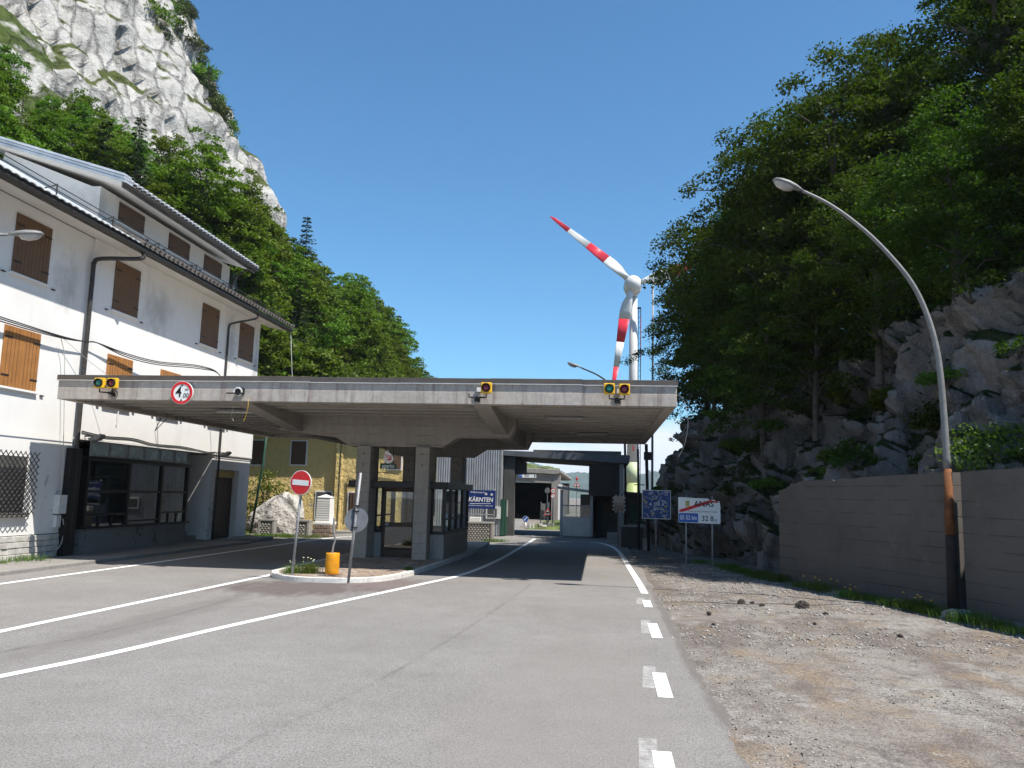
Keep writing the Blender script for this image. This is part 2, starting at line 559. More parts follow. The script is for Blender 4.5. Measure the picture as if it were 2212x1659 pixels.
def rock(name, c1, c2, dark, green, gthr=.62, uv=False, gsc=.35):
    m = N(name)
    p = m.pos()
    a = m.noise(p, .35, 5, .65); b = m.noise(p, 2.5, 5, .7)
    # strata: stretched noise in two dips
    s1 = m.noise(m.pos(scale=(.5, .5, .12), rot=(.3, -.55, .2)), 2.2, 5, .68)
    s2 = m.noise(m.pos(scale=(1.2, 1.2, .16), rot=(0, .15, 0)), 1.2, 5, .7)
    c = m.mix(m.mr(a, .35, .65), c1, c2)
    c = m.mix(m.mr(s2, .5, .75, 0, .45), c, dark)
    c = m.mix(m.mr(s1, .56, .68, 0, .75), c, dark)
    cr_ = m.voro(m.pos(scale=(1, 1, .45), rot=(.2, -.4, 0)), .55, 'DISTANCE_TO_EDGE')
    wob = m.math('ADD', cr_, m.mr(b, .3, .7, -.05, .05))
    c = m.mix(m.mr(wob, .0, .045, .45, 0), c, (.07, .07, .065))
    c = m.mix(1, c, m.mr(m.noise(p, 14, 5, .7), .25, .75, .75, 1.2), 'MULTIPLY')
    g = m.n('NewGeometry'); sx = m.n('SeparateXYZ'); m.l(g.outputs['Normal'], sx.inputs[0])
    gn = m.noise(m.pos(loc=(3, 3, 3)), gsc, 5, .65)
    gm = m.mr(m.math('ADD', m.math('MULTIPLY', sx.outputs['Z'], .62), m.math('MULTIPLY', gn, .75)), gthr, gthr + .1)
    gc = m.mix(m.mr(b, .35, .65), green, tuple(q * .5 for q in green))
    c = m.mix(gm, c, gc)
    h = m.math('ADD', m.math('MULTIPLY', m.math('ADD', b, s1), 1), m.mr(wob, 0, .08, 0, .8))
    m.pr(c, .95, 0, m.bump(h, .9, .25), .15)


asphalt(); shoulder()
concrete('concrete_fascia', (.52, .475, .425), (.41, .37, .33), (.19, .135, .125), lines=.2, lscale=.9, streak=.85, dark=(.10, .085, .08))
concrete('concrete_soffit', (.46, .42, .37), (.38, .345, .30), (.2, .18, .155), lines=.3, lscale=.85, streak=.25, linedir='y')
concrete('concrete_girder', (.38, .345, .305), (.31, .28, .245), (.2, .175, .15), lines=.25, lscale=1.0, streak=.4)
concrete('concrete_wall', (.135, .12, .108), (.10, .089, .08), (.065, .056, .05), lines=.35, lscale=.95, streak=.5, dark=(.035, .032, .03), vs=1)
concrete('concrete_block', (.36, .34, .31), (.28, .26, .24), (.17, .15, .13), streak=.4)
concrete('kerb_paint', (.72, .70, .66), (.60, .58, .54), (.38, .35, .31), streak=.3)
concrete('pavement', (.30, .285, .265), (.23, .215, .2), (.15, .135, .12), streak=.3)
plaster('white_plaster', (.74, .73, .71), (.47, .46, .445), (.46, .45, .44), .45)
plaster('soffit_plaster', (.62, .60, .56), (.44, .41, .36), (.40, .36, .31), .4)
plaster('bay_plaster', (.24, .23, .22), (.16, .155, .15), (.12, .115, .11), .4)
plaster('yellow_plaster', (.66, .50, .21), (.50, .37, .15), (.46, .38, .26), .5, 4)
rock('limestone', (.50, .485, .455), (.40, .385, .36), (.17, .16, .15), (.085, .105, .03), .69, gsc=.55)
rock('scree_rock', (.50, .485, .455), (.40, .385, .36), (.17, .16, .15), (.075, .105, .025), .60)
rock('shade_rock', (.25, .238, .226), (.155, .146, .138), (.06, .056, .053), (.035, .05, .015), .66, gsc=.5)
rock('boulder_rock', (.56, .53, .49), (.44, .41, .38), (.26, .235, .21), (.10, .12, .04), 1.05)
plain('metal_flashing', (.115, .097, .085), .5, .3, .25, 3)
plain('light_flashing', (.62, .62, .60), .4, .5, .15, 4)
plain('gutter_metal', (.05, .046, .042), .5, .2, .3, 5)
plain('roof_metal', (.60, .61, .62), .42, .4, .2, 2)
plain('roof_tile', (.09, .078, .07), .85, 0, .5, 3, bump=.3)
plain('eave_board', (.16, .15, .135), .85, 0, .4, 2, bump=.2)
plain('steel', (.30, .305, .31), .6, .35, .25, 8, obj=True)
plain('steel_dull', (.30, .30, .295), .6, .4, .3, 8, obj=True)
plain('dark_steel', (.028, .026, .026), .55, .3, .3, 8)
plain('black_paint', (.012, .012, .012), .5, 0, .3, 9)
plain('shaded_rust', (.035, .024, .02), .85, .1, .5, 7, bump=.2)  # rust with the shade on the lower lamp post mixed into its colour
plain('rust', (.19, .075, .028), .85, .2, .6, 7, bump=.2, dirt=(.05, .025, .015))
plain('white_paint', (.78, .78, .76), .45, 0, .06, 5)
plain('off_white', (.66, .65, .62), .55, 0, .15, 5)
plain('red_paint', (.60, .015, .02), .4, 0, .12, 6)
plain('sign_grey', (.16, .175, .20), .5, .3, .15, 4, obj=True)
plain('yellow_paint', (.72, .30, .008), .45, 0, .22, 7, obj=True, dirt=(.38, .16, .02))
plain('signal_yellow', (.80, .46, .02), .45, 0, .2, 9, obj=True)
plain('blue_sign', (.012, .035, .16), .4, 0, .12, 3)
plain('bright_blue', (.02, .11, .42), .4, 0, .1, 3)
plain('star_blue', (.03, .07, .25), .45, 0, .3, 8)
plain('green_sign', (.015, .075, .04), .45, 0, .15, 5)
plain('green_metal', (.02, .07, .045), .55, 0, .25, 5)
plain('shutter_brown', (.345, .152, .042), .65, 0, .18, 4, dirt=(.26, .11, .035))
plain('shutter_shaded', (.15, .085, .045), .7, 0, .15, 4)  # darker copy of shutter_brown, eave shade put into the upper shutters' colour
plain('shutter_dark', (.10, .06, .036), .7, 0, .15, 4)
plain('dark_frame', (.022, .02, .018), .45, .2, .3, 5)
plain('brown_frame', (.06, .035, .022), .5, .1, .3, 5)
plain('door_brown', (.10, .068, .05), .6, 0, .3, 5)
plain('interior', (.30, .29, .27), .9, 0, .25, 1.2)
plain('interior_dark', (.08, .08, .078), .9, 0, .3, 1.2)
plain('corrugated', (.33, .345, .36), .5, .35, .15, 2, dirt=(.24, .24, .24))
plain('corrugated_light', (.60, .60, .58), .5, .3, .15, 2)
plain('turbine_white', (.60, .60, .585), .4, 0, .04, .3, obj=True)
plain('turbine_red', (.62, .03, .05), .4, 0, .05, .3, obj=True)
plain('dark_fascia', (.11, .115, .125), .6, .1, .25, 2)
plain('turbine_green', (.36, .42, .17), .5, 0, .08, .4)
plain('turbine_pale', (.50, .56, .35), .5, 0, .06, .4)
plain('marble', (.74, .73, .70), .5, 0, .06, 1.2)
plain('brown_stone', (.23, .175, .135), .9, 0, .5, 5, bump=.5)
plain('plinth_stone', (.52, .50, .465), .9, 0, .35, 5, bump=.6)
plain('mortar', (.20, .185, .165), .95, 0, .3, 8)
plain('flagstone', (.29, .225, .175), .9, 0, .3, 3, bump=.4, obj=False)
plain('flagstone_pale', (.36, .30, .25), .9, 0, .25, 3, bump=.4)
plain('joint_mortar', (.52, .48, .43), .95, 0, .3, 8)
plain('road_paint', (.80, .80, .78), .7, 0, .1, 9, bump=.3, grain=90)
plain('bark', (.10, .085, .07), .95, 0, .5, 6, bump=.6)
plain('pale_bark', (.46, .42, .37), .9, 0, .4, 6, bump=.4)
plain('clod', (.045, .036, .03), .95, 0, .4, 9, bump=.6)
plain('pebble', (.34, .315, .285), .95, 0, .6, 3, bump=.3)
plain('pebble_pale', (.52, .50, .46), .95, 0, .4, 3, bump=.3)
plain('sticker_pale', (.42, .45, .52), .5, 0, .3, 12)
plain('sticker_blue', (.06, .12, .36), .5, 0, .3, 12)
plain('sticker_yellow', (.50, .36, .06), .5, 0, .3, 12)
plain('lens_green', (.01, .16, .12), .15, 0, .1, 5, spec=.6)
plain('lens_red', (.15, .01, .02), .15, 0, .1, 5, spec=.6)
plain('lamp_glass', (.42, .40, .38), .2, 0, .2, 6, spec=.6)
plain('lamp_grey', (.21, .21, .205), .55, .15, .2, 8)
plain('cable', (.02, .02, .02), .6, 0, .2, 5)
plain('pale_cable', (.45, .43, .38), .6, 0, .2, 5)
plain('flower_yellow', (.75, .42, .02), .6, 0, .1, 5)
plain('flower_white', (.62, .62, .40), .6, 0, .1, 5)
plain('mirror_white', (.70, .70, .68), .5, 0, .1, 5)
plain('mountain_forest', (.05, .075, .04), 1, 0, .6, .02)
plain('grass_ground', (.10, .13, .035), .95, 0, .5, 1.2, bump=.5)
glass('glass', (.62, .70, .68), .05)
glass('booth_glass', (.80, .84, .82), .03)
gm_ = N('mirror_face'); gm_.pr((.05, .052, .055), .05, 1.0)
leaf('leaf_slope', (.074, .128, .014), (.115, .18, .021), (.16, .215, .036), .33, .25)
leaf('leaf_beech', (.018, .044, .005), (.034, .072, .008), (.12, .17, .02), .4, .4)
plain('frosted_glass', (.30, .36, .345), .25, 0, .2, 3, spec=.6)
leaf('leaf_conifer', (.028, .05, .018), (.045, .07, .022), (.065, .085, .03), .15, .5)
leaf('leaf_larch', (.07, .085, .04), (.09, .10, .05), (.11, .11, .06), .2, .5)
leaf('leaf_bush', (.075, .13, .018), (.11, .17, .025), (.15, .19, .04), .35, .8)
leaf('grass', (.06, .12, .015), (.09, .15, .02), (.14, .16, .04), .3, 1.2)
leaf('scrub', (.065, .08, .022), (.085, .105, .03), (.05, .06, .03), .2, .5)
# ================================================================ GROUND AND ROAD
def nz3(x, y, z=0.0): return mn.noise(Vector((x, y, z)))

def grid(name, xs, ys, zf, mat, kind='structure'):
    X, Y = np.meshgrid(xs, ys, indexing='ij')
    v = np.stack([X.ravel(), Y.ravel(), np.array([zf(a, b) for a, b in zip(X.ravel(), Y.ravel())])], 1)
    ny = len(ys)
    i = np.arange((len(xs) - 1))[:, None] * ny + np.arange(ny - 1)[None, :]
    i = i.ravel()
    f = np.stack([i, i + ny, i + ny + 1, i + 1], 1)
    return fast(name, v, f, mat, None, True, kind)

g = MB(); g.quad((-2500, -300, -.03), (2500, -300, -.03), (2500, 3500, -.03), (-2500, 3500, -.03))
g.build('ground', 'dirt_gravel', kind='structure')

# worn verge of dirt and gravel at the right of the road
def verge_z(x, y):
    e = max(0, min(1, (x - 1.35) / .8))
    up = max(0, x - 5.0) * .05
    return -.012 + e * (.03 * nz3(x * .5, y * .5) + .018 * nz3(x * 2.1, y * 2.1) + .012 * nz3(x * 6, y * 6) + .02) + up * .25
grid('dirt_verge', np.arange(.9, 10.01, .09), np.arange(3, 34, .12), verge_z, 'dirt_gravel')

rd = MB()
ys = list(np.arange(-12, 41.01, .11))
L = []; Rr = []
for y in ys:
    xr = 1.3 + .13 * nz3(.3, y * .8) + .08 * nz3(2.2, y * 2.7) + .05 * nz3(5.2, y * 9) + (0 if y > 8 else (8 - y) * -.04)
    L.append((-14.3, y)); Rr.append((xr, y))
v = [(a[0], a[1], .004) for a in L] + [(b[0], b[1], .004) for b in Rr] + [(b[0] + .03, b[1], -.025) for b in Rr]
n = len(ys)
rd.add(v, [(i, i + n, i + n + 1, i + 1) for i in range(n - 1)] + [(i + n, i + 2 * n, i + 2 * n + 1, i + n + 1) for i in range(n - 1)])
rd.quad((-14.3, 41, .004), (1.0, 41, .004), (-.5, 46, .004), (-2.2, 56, .004), (-5.4, 56, .004), (-9, 110, .004), (-13, 110, .004), (-13, 44, .004))
road = rd.build('road', 'asphalt', kind='structure')

def line(pts, w, name='lane_line', mat='road_paint', z=.009):
    b = MB(); b.ribbon(smooth_path([(p[0], p[1], 0) for p in pts], 6), w, z); return b.build(name, mat, road)
wp = N('worn_paint')
_p = wp.pos(); _a = wp.noise(_p, 14, 5, .7); _b = wp.noise(wp.pos(scale=(2.5, .6, 1)), 3, 4)
wp.pr((.70, .69, .67), .8, 0, None, .2, wp.mr(wp.math('ADD', _a, wp.math('MULTIPLY', _b, .4)), .5, .9, 0, .55))
sm = N('seam_tar')
_a = sm.noise(sm.pos(), 9, 5, .75); _b = sm.noise(sm.pos(scale=(1, .5, 1)), 1.6, 4)
sm.pr((.07, .062, .058), .9, 0, None, .2, sm.mr(sm.math('ADD', _a, sm.math('MULTIPLY', _b, .6)), .70, 1.1, 0, .3))
line([(-13.2, 8), (-13.08, 17.2), (-12.95, 22.5), (-12.9, 28.4), (-12.75, 37.8), (-12.1, 40.6), (-11, 43)], .17)
line([(-9.05, 5), (-8.88, 11.8), (-8.8, 13.9), (-8.68, 17), (-8.5, 21.3)], .17)
line([(-8.2, 4.5), (-6.82, 9.1), (-6.39, 10.7), (-5.92, 13.2), (-5.11, 16.8), (-4.37, 20), (-3.74, 23.2), (-3.45, 28.4), (-3.38, 35.6), (-3.35, 43.4)], .17)
line([(-3.36, 43.6), (-3.6, 46), (-4.1, 49)], .15, mat='worn_paint')
line([(1.07, 20.0), (1.04, 23), (.98, 26.4), (.84, 33.9), (.6, 38.3), (.09, 41.1), (-.5, 42.0)], .17)
for (x, y0, y1) in ((1.03, 17.55, 18.72), (.95, 13.75, 15.3), (.77, 9.72, 11.05), (.56, 6.0, 7.7), (.4, 2.6, 4.1)):
    line([(x - .015, y0), (x, y1)], .17, 'edge_dash')
    line([(x - .17, y0 + .45), (x - .1, y1 + .38)], .16, 'old_edge_dash', 'worn_paint', .0065)
line([(-7.8, 8), (-7.8, 10.4), (-7.48, 11.4), (-7.43, 12.4), (-7.32, 14), (-7.34, 16.4), (-7.32, 18.1)], .1, 'road_seam', 'seam_tar', .006)
line([(-1.7, 21.5), (-1.84, 18.75), (-2.17, 13.85), (-2.5, 10.43), (-2.78, 8.62), (-3.03, 7.33), (-3.07, 6.0)], .08, 'road_seam', 'seam_tar', .006)

# pavement along the white building, with its kerb
pv = MB(); pv.box(-16.5, 4, -.02, -14.36, 33.0, .10)
side = pv.build('pavement', 'pavement', kind='structure', bevel=.02)
for i in range(29):
    b = MB(); y = 4.0 + i; b.box(-14.36, y + .006, -.02, -14.2, y + .994, .105 + .004 * nz3(i * 3.1, 1)); b.build('kerb_stone', 'pavement', side, bevel=.02)
for i, (x, y, w, d) in enumerate(((-15.4, 33.6, 1.1, .7), (-15.0, 34.6, 1.3, .8), (-15.5, 35.6, .9, .9), (-14.7, 35.5, .6, .8))):
    b = MB(); b.prism([(x - w / 2, y - d / 2), (x + w * .45, y - d * .4), (x + w / 2, y + d * .4), (x - w * .4, y + d / 2)], 'z', -.02, .13 + .02 * (i % 2)); b.build('paving_slab', 'pavement', side, bevel=.02)

# ---------------------------------------------------------------- traffic island
OUT = [(-8.5, 21.2), (-8.25, 20.6), (-7.87, 20.15), (-7.42, 19.85), (-6.9, 19.78), (-6.07, 19.92), (-5.43, 20.48), (-5.12, 21.5), (-4.95, 23.4), (-4.72, 29.5), (-4.9, 36.6), (-5.3, 37.2), (-7.9, 37.2), (-8.5, 36.6)]
ib = MB(); ib.prism([(x, y) for x, y in OUT], 'z', -.02, .112)
island = ib.build('traffic_island', 'joint_mortar', kind='structure')

def inset(poly, d):
    out = []; n = len(poly); cx = sum(p[0] for p in poly) / n; cy = sum(p[1] for p in poly) / n
    for i in range(n):
        a, b, c = Vector(poly[i - 1]), Vector(poly[i]), Vector(poly[(i + 1) % n])
        e1 = (b - a).normalized(); e2 = (c - b).normalized()
        n1 = Vector((-e1.y, e1.x)); n2 = Vector((-e2.y, e2.x))
        q = (n1 + n2).normalized()
        k = d / max(.4, q.dot(n1))
        out.append((b.x + q.x * k, b.y + q.y * k))
    return out
o_dense = [(p.x, p.y) for p in smooth_path([(x, y, 0) for x, y in OUT + OUT[:1]], 5)][:-1]
inn = inset(o_dense, .13); outr = inset(o_dense, -.01)
# kerb in lengths
seg = 4
k = 0
while k < len(o_dense):
    idx = [(k + j) % len(o_dense) for j in range(min(seg, len(o_dense) - k) + 1)]
    b = MB()
    nn = len(idx)
    v = [(outr[i][0], outr[i][1], -.02) for i in idx] + [(outr[i][0], outr[i][1], .125) for i in idx] + [(inn[i][0], inn[i][1], .125) for i in idx] + [(inn[i][0], inn[i][1], -.02) for i in idx]
    f = []
    for j in range(nn - 1):
        for r_ in range(3): f.append((r_ * nn + j, r_ * nn + j + 1, (r_ + 1) * nn + j + 1, (r_ + 1) * nn + j))
    f += [(0, nn, 2 * nn, 3 * nn), (nn - 1, 2 * nn - 1, 3 * nn - 1, 4 * nn - 1)]
    b.add(v, f); b.build('kerb_stone', 'kerb_paint', island, bevel=.015)
    k += seg

def clip(poly, p, nrm):
    out = []
    for i in range(len(poly)):
        a, b = poly[i - 1], poly[i]
        da = (a[0] - p[0]) * nrm[0] + (a[1] - p[1]) * nrm[1]; db = (b[0] - p[0]) * nrm[0] + (b[1] - p[1]) * nrm[1]
        if (da >= 0) != (db >= 0):
            t = da / (da - db); out.append((a[0] + (b[0] - a[0]) * t, a[1] + (b[1] - a[1]) * t))
        if db >= 0: out.append(b)
    return out
rs = random.Random(3)
seeds = []
for i in range(10):
    for j in range(20):
        seeds.append((-8.7 + (i + (j % 2) * .5) * .42 + rs.uniform(-.13, .13), 19.6 + j * .38 + rs.uniform(-.12, .12)))
inn2 = inset(OUT, .175)
for s in seeds:
    poly = [(s[0] - .6, s[1] - .6), (s[0] + .6, s[1] - .6), (s[0] + .6, s[1] + .6), (s[0] - .6, s[1] + .6)]
    for q in seeds:
        if q is s or abs(q[0] - s[0]) > 1 or abs(q[1] - s[1]) > 1: continue
        d = Vector((s[0] - q[0], s[1] - q[1])); mid = ((s[0] + q[0]) / 2 + d.normalized().x * .022, (s[1] + q[1]) / 2 + d.normalized().y * .022)
        poly = clip(poly, mid, (d.x, d.y))
        if not poly: break
    for i in range(len(inn2)):
        if not poly: break
        a, b_ = inn2[i - 1], inn2[i]
        poly = clip(poly, a, (-(b_[1] - a[1]), b_[0] - a[0]))
    if len(poly) < 3: continue
    if max(p[1] for p in poly) > 26.9: continue
    b = MB(); h = .122 + rs.uniform(0, .008)
    b.prism(poly, 'z', .1, h)
    b.build('paving_stone', 'flagstone' if rs.random() < .7 else 'flagstone_pale', island)

# ================================================================ BORDER CANOPY
can = thing('border_canopy', 'long grey concrete canopy across the road with brown flashing and traffic lights', 'canopy', (-6.6, 28.6, 0))
X0, X1, Y0, Y1 = -15.0, 1.93, 21.2, 36.1
b = MB()
b.box(X0, Y0, 4.55, X1, Y0 + .28, 5.16)
b.box(X0, Y1 - .28, 4.55, X1, Y1, 5.16)
b.box(X0, Y0 + .28, 4.55, X0 + .26, Y1 - .28, 5.16)
b.box(X1 - .26, Y0 + .28, 4.55, X1, Y1 - .28, 5.16)
b.build('edge_beam', 'concrete_fascia', can, bevel=.015)
b = MB(); b.box(X0 + .262, Y0 + .282, 4.70, X1 - .262, Y1 - .282, 5.10); b.build('roof_slab', 'concrete_soffit', can)
# shuttering board ribs near the edges of the soffit
for i in range(14):
    y = 21.9 + i * 1.0
    b = MB(); b.box(X0 + .3, y, 4.66, X1 - .3, y + .12, 4.698); b.build('soffit_rib', 'concrete_soffit', can)
b = MB()
nseg = 7
fl = []
for i in range(nseg):
    xa = X0 - .03 + (X1 - X0 + .06) * i / nseg; xb = X0 - .03 + (X1 - X0 + .06) * (i + 1) / nseg - .006
    dz = .006 * ((i * 7) % 3 - 1)
    q = MB(); q.box(xa, Y0 - .035, 5.09 + dz, xb, Y0 + .4, 5.235 + dz); q.build('flashing', 'metal_flashing', can, bevel=.008)
    q = MB(); q.box(xa, Y0 - .05, 5.075 + dz, xb, Y0 - .012, 5.095 + dz); q.build('drip_edge', 'light_flashing', can)
q = MB(); q.box(X0 - .03, Y0 + .4, 5.09, X0 + .35, Y1 + .03, 5.235); q.build('flashing', 'metal_flashing', can)
q = MB(); q.box(X1 - .35, Y0 + .4, 5.09, X1 + .035, Y1 + .03, 5.235); q.build('flashing', 'metal_flashing', can)
q = MB(); q.box(X0 + .35, Y1 - .35, 5.09, X1 - .35, Y1 + .035, 5.235); q.build('flashing', 'metal_flashing', can)
prof = [(-10.55, 4.697), (-10.55, 4.16), (-8.67, 3.97), (-8.2, 3.69), (-5.1, 3.69), (-4.6, 4.02), (-2.9, 4.05), (-2.72, 4.42), (-2.72, 4.697)]
b = MB(); b.prism(prof, 'y', 26.3, 27.0); b.build('girder', 'concrete_girder', can, bevel=.02)
b = MB(); b.prism(prof, 'y', 32.6, 33.3); b.build('girder', 'concrete_girder', can, bevel=.02)
for xb in (-10.05, -3.22):
    b = MB(); b.prism([(21.9, 4.698), (22.4, 4.56), (26.299, 4.14), (26.299, 4.698)], 'x', xb - .24, xb + .24); b.build('bracket_beam', 'concrete_girder', can, bevel=.02)
    b = MB(); b.box(xb - .25, 27.001, 4.08, xb + .25, 32.599, 4.698); b.build('bracket_beam', 'concrete_girder', can, bevel=.02)
    b = MB(); b.prism([(33.301, 4.698), (33.301, 4.14), (35.3, 4.56), (35.7, 4.698)], 'x', xb - .24, xb + .24); b.build('bracket_beam', 'concrete_girder', can, bevel=.02)
for xc in (-7.62, -5.68):
    for ya, yb in ((26.05, 27.1), (32.4, 33.4)):
        b = MB(); b.box(xc - .23, ya, .1, xc + .23, yb, 3.688); b.build('column', 'concrete_girder', can, bevel=.025)
        for z in (3.1, 3.45):
            d = MB(); d.lathe([(.025, -.005), (.025, .0)], (xc, ya - .001, z), 8, 'y'); d.build('tie_hole', 'black_paint', can)
for (x, y) in ((-11.4, 24.6), (-1.1, 25.2), (-.3, 31.5), (-12, 31.0)):
    t = MB(); t.box(x - .6, y - .12, 4.6, x + .6, y + .12, 4.668); lf = t.build('light_fitting', 'lamp_grey', can, bevel=.02)
    t = MB(); t.box(x - .56, y - .09, 4.57, x + .56, y + .09, 4.599); t.build('tube_cover', 'lamp_glass', lf)
# rust stains' steel conduit on the corner and loose wire
t = MB(); t.tube(smooth_path([(1.96, 21.5, 4.9), (2.15, 21.6, 4.75), (2.25, 21.6, 4.2), (2.15, 21.6, 3.6), (2.0, 21.6, 3.3)], 5), .006, 5); t.build('loose_cable', 'steel_dull', can)
for x0_, col in ((-9.85, 'pale_cable'), (-9.45, 'signal_yellow')):
    t = MB(); t.tube(smooth_path([(x0_, 21.15, 4.62), (x0_ + .03, 21.1, 4.4), (x0_ - .02, 21.12, 4.15), (x0_ + (.05 if x0_ < -9.6 else -.08), 21.12, 4.0)], 4), .005, 5); t.build('loose_cable', col, can)
t = MB(); t.lathe([(.0, .22), (.12, .2), (.2, .1), (.22, 0)][::-1], (-8.7, 25, 5.2), 12); t.build('roof_vent', 'lamp_grey', can, True)

# ---------------------------------------------------------------- ticket booth under the canopy
bo = thing('border_booth', 'dark glazed control booth between the concrete columns on the traffic island', 'booth', (-6.5, 29, .12))
BX0, BX1, BY0, BY1 = -8.0, -4.98, 26.5, 31.4
t = MB(); t.box(BX0 - .15, BY0 - .25, 2.36, BX1 + .12, BY1 + .15, 2.58); t.build('roof', 'dark_frame', bo, bevel=.02)
def lowwall(x0, y0, x1, y1, z1=.9): 
    t = MB(); t.box(x0, y0, .1, x1, y1, z1); return t.build('low_wall', 'concrete_block', bo, bevel=.015)
DX0, DX1 = -7.05, -6.12          # door
lowwall(BX0, BY0, -7.86, BY0 + .15); lowwall(-7.38, BY0 + .35, DX0 - .09, BY0 + .5)
lowwall(-5.44, BY0, BX1, BY0 + .15); lowwall(BX1 - .15, BY0 + .155, BX1, BY1); lowwall(BX0, BY0 + .155, BX0 + .15, BY1); lowwall(BX0 + .155, BY1 - .15, BX1 - .155, BY1)
fr = lambda *a: (lambda t: t.build('frame_bar', 'dark_frame', bo))(MB().box(*a))
def pane(a, b_, c, d, nm='pane', par=None, mat='booth_glass'):
    return MB().quad(a, b_, c, d).build(nm, mat, par or bo)
# front right light
fr(-5.44, BY0 + .02, .9, BX1 + .02, BY0 + .14, 1.0); fr(-5.06, BY0 + .03, 1.0, BX1 + .01, BY0 + .12, 2.358); fr(-5.44, BY0 + .03, 1.0, -5.38, BY0 + .12, 2.358)
pane((-5.38, BY0 + .07, 1.0), (-5.06, BY0 + .07, 1.0), (-5.06, BY0 + .07, 2.358), (-5.38, BY0 + .07, 2.358))
# sides
for X, s in ((BX1, 1), (BX0, -1)):
    xa, xb_ = sorted((X, X - s * .1))
    fr(xa - .01, BY0 + .15, .9, xb_ + .01, BY1, 1.0)
    yy = [BY0 + .125, 27.7, 28.9, 30.1, BY1 - .08]
    for y in yy: fr(xa, y, 1.0, xb_, y + .07, 2.358)
    for i in range(4):
        xm = (xa + xb_) / 2
        fr(xa + .02, yy[i] + .071, 1.36, xb_ - .02, yy[i + 1] - .001, 1.41)
        pane((xm, yy[i] + .07, 1.0), (xm, yy[i + 1], 1.0), (xm, yy[i + 1], 1.36), (xm, yy[i] + .07, 1.36))
        pane((xm, yy[i] + .07, 1.41), (xm, yy[i + 1], 1.41), (xm, yy[i + 1], 2.358), (xm, yy[i] + .07, 2.358))
# rear
fr(BX0 + .11, BY1 - .12, .9, BX1 - .11, BY1 - .02, 1.0)
for x in (BX0 + .11, -7, -6, BX1 - .17): fr(x, BY1 - .11, 1.0, x + .06, BY1 - .03, 2.358)
pane((BX0 + .17, BY1 - .07, 1), (BX1 - .17, BY1 - .07, 1), (BX1 - .17, BY1 - .07, 2.358), (BX0 + .17, BY1 - .07, 2.358))
# front left light beside the door
fr(-7.38, BY0 + .37, .9, DX0 - .09, BY0 + .48, .98)
for x in (-7.38, DX0 - .14): fr(x, BY0 + .38, .98, x + .05, BY0 + .47, 2.358)
pane((-7.33, BY0 + .42, .98), (DX0 - .14, BY0 + .42, .98), (DX0 - .14, BY0 + .42, 2.358), (-7.33, BY0 + .42, 2.358))
fr(-5.95, BY0 + .37, .1, -5.9, BY0 + .47, 2.358)
# door
dr = MB()
yd = BY0 + .4
dr.box(DX0 - .085, yd, .12, DX0, yd + .1, 2.34); dr.box(DX1, yd, .12, DX1 + .085, yd + .1, 2.34)
dr.box(DX0 + .001, yd, 2.24, DX1 - .001, yd + .1, 2.34); dr.box(DX0 + .001, yd, .12, DX1 - .001, yd + .1, .36); dr.box(DX0 + .001, yd + .005, 1.1, DX1 - .001, yd + .095, 1.24)
door = dr.build('door', 'brown_frame', bo, bevel=.006)
pane((DX0, yd + .05, .36), (DX1, yd + .05, .36), (DX1, yd + .05, 1.1), (DX0, yd + .05, 1.1), 'door_pane', door, 'glass')
pane((DX0, yd + .05, 1.24), (DX1, yd + .05, 1.24), (DX1, yd + .05, 2.24), (DX0, yd + .05, 2.24), 'door_pane', door)
MB().box(DX0 + .02, yd - .03, 1.13, DX0 + .14, yd - .002, 1.21).build('handle', 'steel', door, bevel=.01)
MB().box(BX0 + .2, 28.6, .9, BX1 - .2, 29.2, .96).build('desk', 'interior', bo, bevel=.01)
MB().box(BX0 + .16, BY0 + .55, .115, BX1 - .16, BY1 - .16, .14).build('floor', 'interior_dark', bo)
MB().box(-6.6, 30.4, .96, -6.2, 30.8, 1.5).build('cabinet', 'off_white', bo, bevel=.01)
MB().box(-6.36, 28.7, .965, -6.18, 28.75, 1.35).build('notice', 'signal_yellow', bo)

# hanging pub sign between the columns
hs = thing('hanging_bar_sign', 'white drop shaped bar sign above a green plate reading aperto', 'sign', (-6.82, 26.2, 2.9))
drop = [(-6.93, 3.55), (-6.98, 3.32)] + [(-6.82 + .165 * math.cos(R(a)), 3.3 + .155 * math.sin(R(a))) for a in range(190, 351, 16)] + [(-6.66, 3.32), (-6.71, 3.42), (-6.82, 3.5)]
MB().prism(drop, 'y', 26.16, 26.2).build('drop_panel', 'white_paint', hs)
text('Stieg', .17, 'red_paint', hs, (-6.83, 26.155, 3.375), sx=.72, bold=.004)
MB().prism([(-6.92, 3.24), (-6.74, 3.24), (-6.74, 3.31), (-6.80, 3.31), (-6.80, 3.285), (-6.86, 3.285), (-6.86, 3.26), (-6.92, 3.26)], 'y', 26.15, 26.159).build('stair_mark', 'red_paint', hs)
MB().box(-7.09, 26.16, 2.97, -6.56, 26.22, 3.14).build('plate', 'green_sign', hs)
text('aperto', .19, 'white_paint', hs, (-6.82, 26.155, 3.055), sx=.8, bold=.008)
MB().box(-6.96, 26.21, 3.14, -6.93, 26.24, 3.688).build('hanger', 'dark_steel', hs); MB().box(-6.7, 26.21, 3.14, -6.67, 26.24, 3.688).build('hanger', 'dark_steel', hs)

